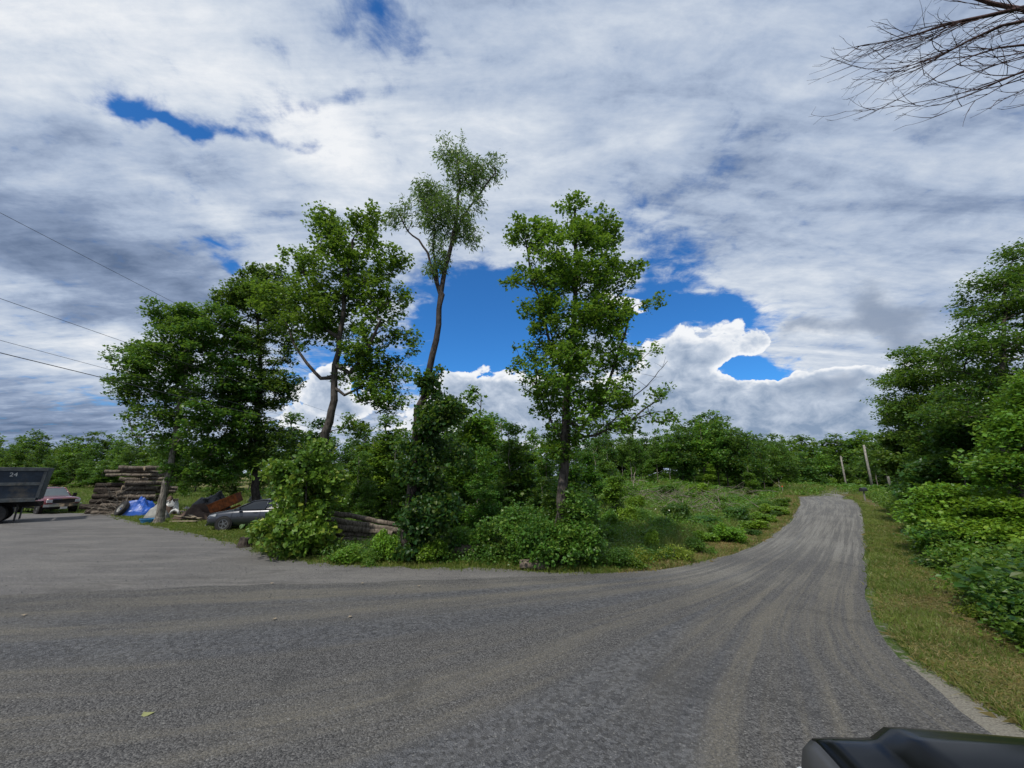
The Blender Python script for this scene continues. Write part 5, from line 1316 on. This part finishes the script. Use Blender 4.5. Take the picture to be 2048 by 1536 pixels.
for s in (1, -1):
    mb.tube([(-1.62, s*.84, 1.14), (-2.25, s*.64, 1.68)], .035, 6); mb.tube([(-3.0, s*.90, 1.12), (-3.0, s*.67, 1.73)], .035, 6); mb.tube([(-4.45, s*.84, 1.1), (-4.1, s*.64, 1.70)], .05, 6)
b_ = mb.build('body', M['black_paint'], bc, smooth=True)
g = MB(); g.add([(-1.63, .80, 1.14), (-2.25, .61, 1.69), (-2.25, -.61, 1.69), (-1.63, -.80, 1.14)], [(0, 1, 2, 3)]); g.build('windshield', M['glass_dark'], bc)
g = MB(); g.add([(-4.47, .78, 1.10), (-4.12, .6, 1.69), (-4.12, -.6, 1.69), (-4.47, -.78, 1.10)], [(0, 1, 2, 3)]); g.build('rear_window', M['glass_dark'], bc)
for s in (1, -1):
    g = MB(); g.add([(-1.75, s*.88, 1.14), (-4.40, s*.87, 1.12), (-4.05, s*.66, 1.70), (-2.3, s*.655, 1.69)], [(0, 1, 2, 3)]); g.build('side_window', M['glass_dark'], bc)
    MB().box((-.10, s*.66, .80), (.12, .30, .16)).build('headlight', M['lamp'], bc, bevel=.03)
    g = MB(); g.box((-1.9, s*1.03, 1.20), (.14, .22, .16)); g.box((-1.9, s*.93, 1.14), (.06, .1, .05)); g.build('side_mirror', M['black_paint'], bc, bevel=.03)
    [(lambda a_: (arch(a_, xx, s*.945, .36), a_.build('wheel_arch', M['undercarriage'], bc)))(MB()) for xx in (-.92, -3.65)]
    wheel(bc, -.92, s*.88, .36, .23); wheel(bc, -3.65, s*.88, .36, .23)
MB().box((-.035, 0, .72), (.05, 1.0, .20)).build('grille', M['undercarriage'], bc, bevel=.02)

# ------------------------------------------------------------------ logs
rl = random.Random(8)
def log(p, q, r, label, group=None, dark=False, r2=None, seed=0, name='log'):
    rr = random.Random(seed)
    p, q = Vector(p), Vector(q); n = max(5, int((q-p).length/0.35)); c = (p+q)/2
    pts = [p.lerp(q, i/n) - c + Vector((rr.gauss(0, .012), rr.gauss(0, .012), rr.gauss(0, .012))) for i in range(n+1)]
    rads = [(r + ((r2 or r*.86)-r)*i/n)*rr.uniform(.94, 1.06) for i in range(n+1)]
    mb = MB(); N_ = 14; mb.tube(pts, rads, N_, caps=False, jit=.06, rng=rr)
    mb.cur = 1
    a = len(mb.v); mb.add(mb.v[:N_], [tuple(reversed(range(N_)))]); mb.add(mb.v[a-N_:a], [tuple(range(N_))])
    me_o = mb.build(name, [M['bark_log_dark' if dark else 'bark_log'], M['cut_end']], None, smooth=False)
    me_o.location = c
    return tag(me_o, label, 'log', group)
x0, y0, z0 = on_g(255, 1031)
Yp = y0 + 1.4
XA = at(182, 1000, Yp)[0]; XB = at(222, 1000, Yp)[0]; XC = at(318, 1000, Yp)[0]
zg = hz(x0, y0)
k = 0
PL_LAB = ['lowest', 'second', 'third', 'fourth', 'fifth', 'sixth', 'seventh', 'eighth', 'ninth', 'tenth', 'eleventh', 'top']
z = zg
for lay in range(6):
    r = rl.uniform(.15, .21)
    for dpt in range(2):
        xs = XA + rl.uniform(-.1, .5) + lay*.10; L = rl.uniform(1.6, 3.1)
        log((xs, Yp - .6 + dpt*.62 + rl.uniform(-.1, .1) + lay*.04, z+r), (xs+L, Yp + .2 + dpt*.62 + rl.uniform(-.4, .4) + lay*.04, z+r+rl.uniform(-.03, .03)), r*rl.uniform(.92, 1.0),
            '%s dark log in the %s row of the low left stack' % (('front', 'rear')[dpt], PL_LAB[lay]), 'dark logs in the low left stack' , True, seed=k); k += 1
    z += 2*r*.93
z = zg; lay = 0
while lay < 12:
    r = rl.uniform(.10, .185)
    for dpt in range(3):
        xs = XB + rl.uniform(-.2, 1.3) + (lay*.075 if lay < 8 else .3) - (0.9 if lay in (9, 10) and dpt == 0 else 0); xe = XC - rl.uniform(-.1, 1.3) - max(0, lay-6)*.22 + (.3 if lay == 4 else 0)
        ys = Yp - .9 + dpt*.48 + lay*.06
        log((xs, ys + rl.uniform(-.12, .12), z+r+rl.uniform(0, .05)), (xe, ys + 1.1 + rl.uniform(-.6, .6), z+r+rl.uniform(-.10, .07)), r*rl.uniform(.85, 1.05),
            '%s log in the %s row of the tall stack behind the blue tarp' % (('front', 'middle', 'rear')[dpt], PL_LAB[lay]), 'logs of the tall stack behind the blue tarp', False, seed=k); k += 1
    z += 2*r*.98; lay += 1
# second pile beside the big bush
yl = on_g(720, 1105)[1] + .9
def lg(a, b, r, lab, dy=0, dark=False, s=0):
    return log(at(a[0], a[1], yl+dy), at(b[0], b[1], yl+dy+.25), r, lab, 'logs beside the big bush', dark, seed=100+s)
lg((640, 1022), (792, 1049), .10, 'topmost thin log of the pile, pale along its upper side', .3, s=1)
lg((636, 1036), (794, 1061), .125, 'second log from the top of the pile beside the big bush', .1, s=2)
lg((640, 1050), (784, 1067), .125, 'smooth brown log in the middle of the pile beside the big bush', .0, s=3)
lg((650, 1064), (748, 1074), .10, 'short log wedged under the smooth brown one', .05, s=4)
lg((640, 1081), (790, 1085), .15, 'thick log at the bottom of the pile beside the big bush', -.15, s=5)
lg((640, 1070), (800, 1078), .13, 'dark log at the back of the pile beside the big bush', .45, True, s=6)
lg((635, 1090), (780, 1094), .13, 'dark log half hidden under the bottom of the pile', .2, True, s=7)
yb = on_g(920, 1118)[1]
log(at(838, 1098, yb+.35), at(972, 1101, yb+.1), .17, 'fallen log with a pale ragged end lying right of the vine', None, False, .20, 120, 'fallen_log')
yb = on_g(1075, 1141)[1]
log(at(1040, 1127, yb+.15), at(1098, 1131, yb+.05), .135, 'short cut log lying on the grass by the road edge', None, False, .15, 121, 'cut_log')
x_, y_, z_ = on_g(489, 1094)
mb = MB(); rr = random.Random(4); mb.tube([(0, 0, -.05), (0, 0, .12), (.02, 0, .34)], [.30, .23, .20], 16, jit=.12, rng=rr); o = mb.build('stump', M['bark_log_dark']); o.location = (x_, y_, z_)
tag(o, 'dark sawn stump at the left foot of the heart-leaved bush', 'stump')
# ------------------------------------------------------------------ junk heap by the left maple
def heap(name, c, size, mat, label, cat, seed, ridges=3, amp=.35, rz=0.0):
    rr = np.random.default_rng(seed); N_ = 22
    f1 = rr.uniform(0, 50, 2)
    def fn(u, v):
        a, b = u*2-1, v*2-1
        m_ = max(0.0, 1-(abs(a)**2.6+abs(b)**2.6)**(1/2.6))
        hgt = m_**.55*(1 + amp*(float(vnoise(a*3+f1[0], b*3+f1[1], 1.0, seed))-.5)*2) + 0.06*float(vnoise(a*9+f1[1], b*9, 1.0, seed+1))*(m_ > 0)
        return (a*size[0]/2*(1+.12*math.sin(b*5+seed)), b*size[1]/2, max(0, hgt)*size[2])
    mb = MB().grid(fn, N_, N_)
    o = mb.build(name, M[mat], None, smooth=False); o.location = c; o.rotation_euler = (0, 0, rz)
    return tag(o, label, cat)
def G(px, py, dy=0): x, y = gp(px, py); y += dy; return (x, y, hz(x, y))
x_, y_, z_ = G(262, 1033, .7); heap('blue_tarp', (at(276, 1000, y_)[0], y_+.25, z_), (2.0, 1.5, 1.12), 'blue_tarp', 'crumpled bright blue tarp draped over a hump beside the leaning truck tyre', 'tarp', 5, rz=.3)
x_, y_, z_ = G(241, 1032, .0)
tw = empty('truck_tyre', (x_, y_, z_+.46), 0, 'big worn truck tyre with pale rim leaning on the blue tarp', 'tyre')
MB().ring((0, 0, 0), (0, 1, 0), [(.27, -.13), (.44, -.14), (.49, -.09), (.49, .09), (.44, .14), (.27, .13)], 30).build('tread', M['rubber'], tw)
mb = MB().ring((0, 0, 0), (0, 1, 0), [(.11, -.05), (.275, -.10), (.275, -.13), (.20, -.09), (.11, -.08)], 26)
for k in range(8): a = k*math.pi/4; mb.cyl((math.cos(a)*.155, -.09, math.sin(a)*.155), (0, 1, 0), .022, .04, 8)
mb.build('rim', M['grey_tarp'], tw)
tw.rotation_euler = (R(-24), R(0), R(-28))
x_, y_, z_ = G(304, 1041, .3); heap('grey_sack', (x_, y_, z_), (1.25, .9, .82), 'grey_tarp', 'lumpy pale grey sheet-covered bundle left of the mottled trunk', 'bundle', 9, amp=.25)
x_, y_, z_ = G(305, 1034, .9); heap('brown_canvas', (x_, y_, z_), (1.6, 1.0, 1.25), 'brown_cloth', 'brown canvas heap between the blue tarp and the mottled trunk', 'canvas', 12, amp=.4)
x_, y_, z_ = G(298, 1046, .0)
tb = empty('blue_tub', (x_, y_, z_), 0, 'bright blue plastic tub on the grass below the grey bundle', 'tub')
MB().ring((0, 0, 0), (0, 0, 1), [(.0, .02), (.36, .02), (.42, .22), (.39, .22), (.34, .05), (.0, .05)], 20).build('bowl', M['blue_plastic'], tb)
MB().ring((0, 0, 0), (0, 0, 1), [(.41, .215), (.45, .215), (.45, .24), (.41, .24)], 20).build('lip', M['blue_plastic'], tb)
x_, y_, z_ = G(362, 1040, 2.2); heap('black_tarp', (x_, y_, z_), (2.7, 1.6, 1.5), 'black_tarp', 'black plastic sheet over a tall hump behind the white scraps', 'tarp', 21, amp=.5)
x_, y_, z_ = G(368, 1044, 1.0); heap('scrap_heap', (x_, y_, z_), (2.6, 1.2, .75), 'brown_cloth', 'low brown heap of scrap and branches right of the mottled trunk', 'scrap heap', 23, amp=.8)
for i, (px, py, w_, h_, yaw, lb) in enumerate([(338, 1006, .75, .30, .2, 'torn white plastic sheet next to the trunk'), (352, 1012, .60, .50, -.3, 'pointed white plastic scrap on the black sheet'), (375, 1016, .50, .12, .1, 'thin white strip on the scrap heap')]):
    y_ = G(355, 1044, 1.0)[1]; p = at(px, py, y_-.1)
    mb = MB(); rr = random.Random(30+i)
    mb.grid(lambda u, v: ((u-.5)*w_*(1-.7*v), .08*math.sin(u*9+i)+.05*rr.uniform(-1, 1), (v-.5)*h_+.06*math.sin(u*7)), 8, 5)
    o = mb.build('plastic_scrap', M['white_paint']); so = o.modifiers.new('t', 'SOLIDIFY'); so.thickness = .012; o.location = p; o.rotation_euler = (0, 0, yaw); tag(o, lb, 'plastic scrap', 'white plastic scraps')
# rusty hopper
x_, y_, z_ = G(408, 1046, 1.9)
rh = empty('rusty_hopper', (x_, y_, z_+.45), 0, 'rusty orange steel hopper tipped up behind the nose of the grey car', 'hopper')
mb = MB(); mb.box((0, 0, .35), (1.5, .8, .07)); mb.box((0, -.40, .62), (1.5, .05, .5)); mb.box((0, .40, .62), (1.5, .05, .5)); mb.box((-.74, 0, .62), (.05, .8, .5)); mb.box((.74, 0, .62), (.05, .8, .5)); mb.build('bin', M['rust'], rh)
mb = MB()
for k in range(5): mb.box((-.6+k*.3, -.44, .60), (.05, .04, .5))
mb.box((0, -.44, .86), (1.56, .07, .06)); mb.box((0, .44, .86), (1.56, .07, .06)); mb.build('rib', M['rust'], rh)
mb = MB(); mb.box((-.5, 0, .1), (.5, .6, .5)); mb.box((.2, 0, .12), (.9, .12, .12)); mb.build('base_frame', M['rust'], rh)
rh.rotation_euler = (R(8), R(-24), R(14))
# planks, pipe, engine, loose tyres
for i, (a, b, z, lb) in enumerate([((332, 1047), (385, 1049), .10, 'pale plank lying lowest at the foot of the mottled trunk'), ((338, 1042), (392, 1046), .22, 'plank resting across the lowest one by the trunk'), ((352, 1039), (380, 1046), .34, 'short skewed plank on top of the others')]):
    p = Vector(G(*a, .3)); q = Vector(G(*b, .3)); c = (p+q)/2
    mb = MB().box((0, 0, 0), ((q-p).length, .16, .05)); o = mb.build('plank', M['plank'], bevel=.008); o.location = c + Vector((0, 0, z)); o.rotation_euler = (0, R(3*i-2), math.atan2(q.y-p.y, q.x-p.x)); tag(o, lb, 'plank', 'planks by the mottled trunk')
x_, y_, z_ = G(344, 1042, .1)
mb = MB().tube([(-.28, 0, .05), (-.2, 0, .22), (-.02, 0, .30), (.16, 0, .22), (.22, 0, .05)], .065, 10); o = mb.build('white_pipe', M['white_paint'], smooth=True); o.location = (x_, y_, z_+.3); tag(o, 'short bent white pipe lying on the planks', 'pipe')
x_, y_, z_ = G(452, 1043, 2.4)
en = empty('outboard_motor', (x_, y_, z_), 0, 'grey machine with a pale cowl behind the bonnet of the grey car', 'machine')
MB().box((0, 0, 1.15), (.75, .5, .36), taper=.7).build('cowl', M['grey_tarp'], en, bevel=.06); MB().box((0, 0, .55), (.3, .3, .9)).build('stand', M['undercarriage'], en)
for i, (px, py, lb) in enumerate([(168, 1028, 'black tyre leaning nearest the red pickup'), (182, 1029, 'black tyre leaning on the left end of the log heap')]):
    x_, y_, z_ = G(px, py, .6); t_ = MB().ring((0, 0, 0), (0, 1, 0), [(.24, -.11), (.40, -.12), (.43, -.07), (.43, .07), (.40, .12), (.24, .11)], 24).build('tyre', M['rubber'])
    t_.location = (x_, y_, z_+.40); t_.rotation_euler = (R(-20), 0, R(-60+30*i)); tag(t_, lb, 'tyre', 'loose black tyres')
# ------------------------------------------------------------------ sticks, brush, dead trunks
def sticks(name, c, ext, n, L, r, mat, label, cat, seed, flatten=.5):
    rr = np.random.default_rng(seed); P0 = []; P1 = []; A = []; B = []
    for i in range(n):
        p = np.array([rr.normal()*ext[0], rr.normal()*ext[1], abs(rr.normal())*ext[2]*.8 + .05]); d = rr.normal(size=3); d[2] *= flatten; d /= np.linalg.norm(d)
        l = L*rr.uniform(.4, 1.2); m_ = p + d*l*.5; e_ = m_ + (d + rr.normal(size=3)*.25)*l*.5
        e_[2] = max(e_[2], .03); m_[2] = max(m_[2], .03); ra = r*rr.uniform(.4, 1.5)
        P0 += [p, m_]; P1 += [m_, e_]; A += [ra, ra*.75]; B += [ra*.75, ra*.3]
    o = link(name, tubes_mesh(name, P0, P1, A, B, M[mat], 5)); o.location = c
    return tag(o, label, cat, None, 'stuff')
def H(px, py): x, y, z = on_ground(px, py); return (x, y, z)
sticks('brush_heap', H(1325, 1010), (1.6, .9, .8), 150, 1.5, .016, 'dead_wood', 'grey tangle of dead branches in the middle of the cleared slope', 'brush heap', 1)
sticks('brush_heap', H(1392, 1030), (1.3, .8, .7), 120, 1.4, .016, 'dead_wood', 'grey tangle of dead branches right of and below the middle one', 'brush heap', 2)
sticks('brush_heap', H(1430, 998), (2.4, 1.2, .6), 130, 1.9, .018, 'dead_wood', 'long low band of dead branches at the top of the cleared slope', 'brush heap', 3)
sticks('brush_heap', H(1238, 998), (1.3, .8, .6), 70, 1.6, .018, 'dead_wood', 'small tangle of dead branches at the left of the cleared slope', 'brush heap', 4)
sticks('stick_heap', G(222, 1030, .6), (.55, .4, .8), 110, 1.3, .02, 'dead_wood', 'upright bundle of split sticks between the two log stacks', 'stick heap', 5, 1.3)
def bare_tree(name, base, pts, r0, n, L, mat, label, seed, cat='dead tree', kinks=.08):
    rr = np.random.default_rng(seed); b = np.array(base, float); P = [np.zeros(3)] + [np.array(p, float)-b for p in pts]
    Q = []
    for u, v in zip(P[:-1], P[1:]):
        for j in range(4): Q.append(u+(v-u)*j/4 + (rr.normal(size=3)*kinks*.4 if len(Q) else 0))
    Q.append(P[-1]); P0, P1, A, B = [], [], [], []
    for i in range(len(Q)-1):
        P0.append(Q[i]); P1.append(Q[i+1]); A.append(r0*(1-.8*i/len(Q))); B.append(r0*(1-.8*(i+1)/len(Q)))
    for i in range(n):
        k = rr.integers(len(Q)//3, len(Q)-1); s_ = Q[k]; d = rr.normal(size=3); d[2] = abs(d[2])*.9+.2; d /= np.linalg.norm(d); l = L*rr.uniform(.4, 1)
        m_ = s_+d*l*.5; e_ = m_+(d+rr.normal(size=3)*.3)*l*.5; ra = r0*.28
        P0 += [s_, m_]; P1 += [m_, e_]; A += [ra, ra*.6]; B += [ra*.6, ra*.25]
    e = empty(name, base, 0, label, cat); link('trunk', tubes_mesh('trunk', P0, P1, A, B, M[mat], 6), e); return e
for i, (px, bp, pts, r0, n, lb) in enumerate([
    (1268, 1000, [(1267, 965), (1272, 938)], .075, 3, 'bare grey snag leaning on the cleared slope'),
    (1230, 995, [(1229, 975), (1231, 962)], .06, 1, 'short dead stake on the left of the cleared slope'),
    (1203, 984, [(1204, 990), (1203, 980)], .06, 0, 'stubby broken stake at the far left of the cleared slope'),
    (1187, 990, [(1192, 955), (1190, 925), (1187, 902)], .06, 4, 'thin crooked bare tree at the left end of the cleared slope'),
    (1180, 990, [(1172, 960), (1165, 930), (1164, 915)], .045, 3, 'thin pale leaning bare stem beside the crooked one'),
    (1318, 960, [(1320, 930), (1323, 900)], .10, 3, 'pale bare trunk at the woods edge above the brush heaps'),
    (1478, 968, [(1479, 950), (1481, 935)], .07, 1, 'short pale trunk before the dark trees at the bend')]):
    x, y, z = on_ground(px, bp); bare_tree('dead_tree', (x, y, z-.1), [at(a, b, y) for a, b in pts], r0, n, 1.2, 'dead_wood', lb, 200+i)
x, y, z = on_ground(1230, 985)
p = at(1208, 984, y-3); q = at(1310, 983, y-1)
o = link('fallen_pole', tubes_mesh('fallen_pole', [np.zeros(3)], [np.array(q)-np.array(p)], [.07], [.035], M['dead_wood'], 8)); o.location = p; tag(o, 'long straight dead trunk lying level across the top of the cleared slope', 'fallen trunk')
# dead twigs sticking out of the right maple
y = Y5
bare_tree('dead_branch', at(1215, 850, y), [at(1265, 800, y), at(1300, 765, y), at(1335, 722, y)], .028, 7, .8, 'bark', 'bare dead branch poking out right from the right-hand maple', 301, 'branch', .05)
# ------------------------------------------------------------------ leafless tree whose twigs hang into the top right corner
rb = np.random.default_rng(77)
P0, P1, A, B = [], [], [], []
base = np.array([10.2, 2.2, hz(10.2, 2.2)-.2])
trk = [base, np.array([10.0, 2.4, 3.5]), np.array([9.6, 2.9, 7.0]), np.array([9.3, 3.2, 10.5])]
def seg(p, q, a, b): P0.append(p-base); P1.append(q-base); A.append(a); B.append(b)
for u, v, a, b in zip(trk[:-1], trk[1:], (.24, .19, .15), (.19, .15, .10)): seg(u, v, a, b)
LIMBS = [  # pixel course of the limbs, distance
 ([(2200, 40), (2110, 45), (2048, 20), (1985, 8), (1930, -10), (1880, -40)], 3.6, .042, 10),
 ([(2200, 40), (2100, 5), (2048, 15), (1975, 32), (1925, 42), (1905, 46), (1870, 56)], 3.4, .034, 26),
 ([(2200, 150), (2120, 60), (2048, 42), (2000, 52), (1940, 80), (1880, 112)], 3.2, .024, 15),
 ([(2200, 150), (2110, 110), (2048, 90), (1995, 96), (1945, 112)], 3.0, .018, 7),
 ([(2200, 150), (2120, 160), (2048, 142), (2000, 162), (1950, 180)], 2.9, .016, 7),
 ([(2200, 100), (2110, -10), (2040, -40), (1970, -45), (1900, -60)], 3.8, .032, 13),
]
def twig(p, d, L, r, depth=0):
    n = 7; q = p.copy(); dv = d/np.linalg.norm(d); up = rb.uniform(.04, .13)
    side = rb.normal(size=3)*.05
    for i in range(n):
        t = q + dv*L/n; seg(q, t, r*(1-.8*i/n), r*(1-.8*(i+1)/n))
        if depth < 2 and i >= 1 and rb.uniform() < (.75 if depth == 0 else .30):
            sd = dv + rb.normal(size=3)*np.array([.34, .34, .34]); twig(t, sd, L*rb.uniform(.18, .42), r*.55, depth+1)
        dv = dv + side + np.array([-.02, 0, up*(i/n)*1.1]) + rb.normal(size=3)*.05; dv /= np.linalg.norm(dv); q = t
for pts, Yd, r, nt in LIMBS:
    W = [np.array(at(a, b, Yd + .05*k)) for k, (a, b) in enumerate(pts)]
    W = [trk[2] + (trk[3]-trk[2])*rb.uniform(-.3, .5)] + W
    for i in range(len(W)-1): seg(W[i], W[i+1], r*(1-.72*i/len(W)), r*(1-.72*(i+1)/len(W)))
    lat = W[-1]-W[2]; lat /= np.linalg.norm(lat)
    for k in range(nt):
        i = rb.integers(1, len(W)-1); f = rb.uniform(); s_ = W[i]+(W[i+1]-W[i])*f
        d = lat*1.0 + np.array([-.12, rb.normal()*.28, -.30 + rb.normal()*.20])
        twig(s_, d, rb.uniform(.5, 1.1), .0062)
    twig(W[-1], lat + np.array([0, 0, -.15]), 1.1, r*.28)
e = empty('bare_tree', tuple(base), 0, 'leafless tree whose fine dark twigs hang into the top right corner', 'tree')
link('trunk', tubes_mesh('trunk', P0, P1, np.array(A), np.maximum(np.array(B), .0016), M['twig_red'], 5), e)
# ------------------------------------------------------------------ poles, wires, letter box, marker
def pole(px, Yd, top, r, label):
    x = at(px, 1000, Yd)[0]; z = hz(x, Yd); t = at(px, top, Yd)[2]
    e = empty('utility_pole', (x, Yd, z), 0, label, 'utility pole', 'utility poles beyond the side driveway')
    mb = MB(); mb.tube([(0, 0, -.4), (.0, 0, (t-z)*.5), (0, 0, t-z)], [r, r*.85, r*.7], 10); mb.build('shaft', M['pole_wood'], e, smooth=True)
    mb = MB(); mb.tube([(0, 0, t-z-.35), (.16, -.05, t-z-.35)], .02, 6); mb.cyl((.18, -.05, t-z-.32), (0, 0, 1), .045, .12, 8); mb.build('insulator', M['white_paint'], e)
    return (x, Yd, t-.3)
pa = pole(1786, 46, 905, .14, 'nearest utility pole, partly hidden by leaves at its top')
pb_ = pole(1750, 55, 890, .17, 'thickest and tallest utility pole, standing right of the letter box')
pc = pole(1698, 66, 912, .15, 'farthest utility pole, leftmost of the three')
def wire(a, b, sag, r, label, group):
    a, b = Vector(a), Vector(b); n = 28; pts = []
    for i in range(n+1):
        t = i/n; p = a.lerp(b, t); p.z -= sag*4*t*(1-t); pts.append(p)
    o = MB().tube([p-a for p in pts], r, 5).build('power_line', M['wire']); o.location = a; return tag(o, label, 'wire', group)
wire((pa[0]+.16, pa[1]-.05, pa[2]), (pb_[0]+.16, pb_[1]-.05, pb_[2]), .15, .012, 'wire from the nearest pole to the tallest pole', 'wires on the far poles')
wire((pb_[0]+.16, pb_[1]-.05, pb_[2]), (pc[0]+.16, pc[1]-.05, pc[2]), .15, .012, 'wire from the tallest pole to the farthest pole', 'wires on the far poles')
# the line that follows the driveway
WX = -12.6
def big_pole(y, lb):
    e = empty('utility_pole', (WX, y, hz(WX, y)), 0, lb, 'utility pole')
    MB().tube([(0, 0, -.5), (0, 0, 5), (0, 0, 10.2)], [.17, .14, .11], 12).build('shaft', M['pole_wood'], e, smooth=True)
    mb = MB()
    for z_ in (9.3, 7.2, 6.2, 5.9): mb.tube([(0, 0, z_), (.0, .16, z_)], .025, 6); mb.cyl((0, .18, z_), (0, 0, 1), .05, .14, 8)
    mb.build('insulator', M['white_paint'], e)
big_pole(-14, 'utility pole behind the viewer at the left'); big_pole(57, 'utility pole hidden among the trees behind the forked maple')
for z_, r, lb in ((9.3, .006, 'highest and thinnest wire crossing the sky at the left'), (7.25, .0065, 'second wire from the top at the left'), (6.25, .0055, 'thin wire just above the thick dark one at the left'), (5.95, .011, 'lowest, thickest dark wire at the left')):
    zz_ = hz(WX, 57); wire((WX, -14, z_), (WX, 57, zz_+z_-.1), .35, r, lb, 'wires following the driveway')
x, y, z = on_ground(1731, 1003)
e = empty('letter_box', (x, y, z), R(20), 'black roadside letter box on a post by the side driveway', 'letter box')
MB().box((0, 0, .5), (.1, .1, 1.0)).build('post', M['pole_wood'], e)
mb = MB(); loft(mb, [[(xx, -.16, 1.0), (xx, .16, 1.0), (xx, .16, 1.2), (xx, .10, 1.32), (xx, 0, 1.36), (xx, -.10, 1.32), (xx, -.16, 1.2)] for xx in (-.42, .42)]); mb.build('box', M['black_tarp'], e)
x, y, z = on_ground(1566, 985)
e = empty('road_marker', (x, y, z), 0, 'small orange marker on a stake where the road disappears', 'marker')
MB().box((0, 0, .45), (.05, .05, .9)).build('stake', M['pole_wood'], e); MB().box((0, -.035, .82), (.18, .02, .14)).build('panel', M['orange'], e)
# ------------------------------------------------------------------ loose stones and fallen leaves
def f_road(x, y): return np.where(road_dist(x, y) < -.1, 1.0, 0.02)
XY = scatter(rs, 15000, (-26, 16), (1.6, 24), f_road)
XY = XY[np.hypot(XY[:, 0], XY[:, 1]) < 24]
n = len(XY); sz = 0.004 + 0.013*rs.uniform(size=n)**5
oc = np.array([(1, 0, 0), (-1, 0, 0), (0, 1, 0), (0, -1, 0), (0, 0, .7), (0, 0, -.7)], float); tri = np.array([(0, 2, 4), (2, 1, 4), (1, 3, 4), (3, 0, 4), (2, 0, 5), (1, 2, 5), (3, 1, 5), (0, 3, 5)])
V = oc[None]*sz[:, None, None]*rs.uniform(.6, 1.4, (n, 6, 1)) + np.c_[XY, np.full(n, .045)][:, None, :]
me = np_mesh('loose_stones', V.reshape(-1, 3), (np.arange(n)[:, None, None]*6 + tri[None]).reshape(-1), np.full(n*8, 3), M['stone'] if 'stone' in M else simple('stone', (0.10, 0.10, 0.105), 0.95, 0, .5, 60.0))
tag(link('loose_stones', me), 'loose grey stones scattered over the road surface', None, None, 'stuff')
for i, (px, py, lb) in enumerate([(285, 1447, 'fallen yellow-green maple leaf lying on the gravel at lower left'), (552, 1245, 'curled dark leaf on the road left of centre'), (544, 1171, 'pale fallen leaf on the driveway edge left of centre'), (722, 1172, 'pale fallen leaf near the grass below the vine'), (838, 1178, 'pair of tan fallen leaves on the road below the fallen log'), (703, 1240, 'small tan leaf on the dark gravel'), (47, 1236, 'pale fallen leaf at the far left of the dark gravel')]):
    x, y = gp(px, py); T, F_ = LEAF['maple']; mb = MB(); a = i*1.7; s_ = .12 if i == 0 else .08
    mb.add([((p[0]*math.cos(a)-p[1]*math.sin(a))*s_, (p[0]*math.sin(a)+p[1]*math.cos(a))*s_, p[2]*s_+.012) for p in T], F_); o = mb.build('fallen_leaf', M['yellow_leaf' if i == 0 else 'plank']); o.location = (x, y, .055)
    so = o.modifiers.new('t', 'SOLIDIFY'); so.thickness = .002; tag(o, lb, 'leaf')
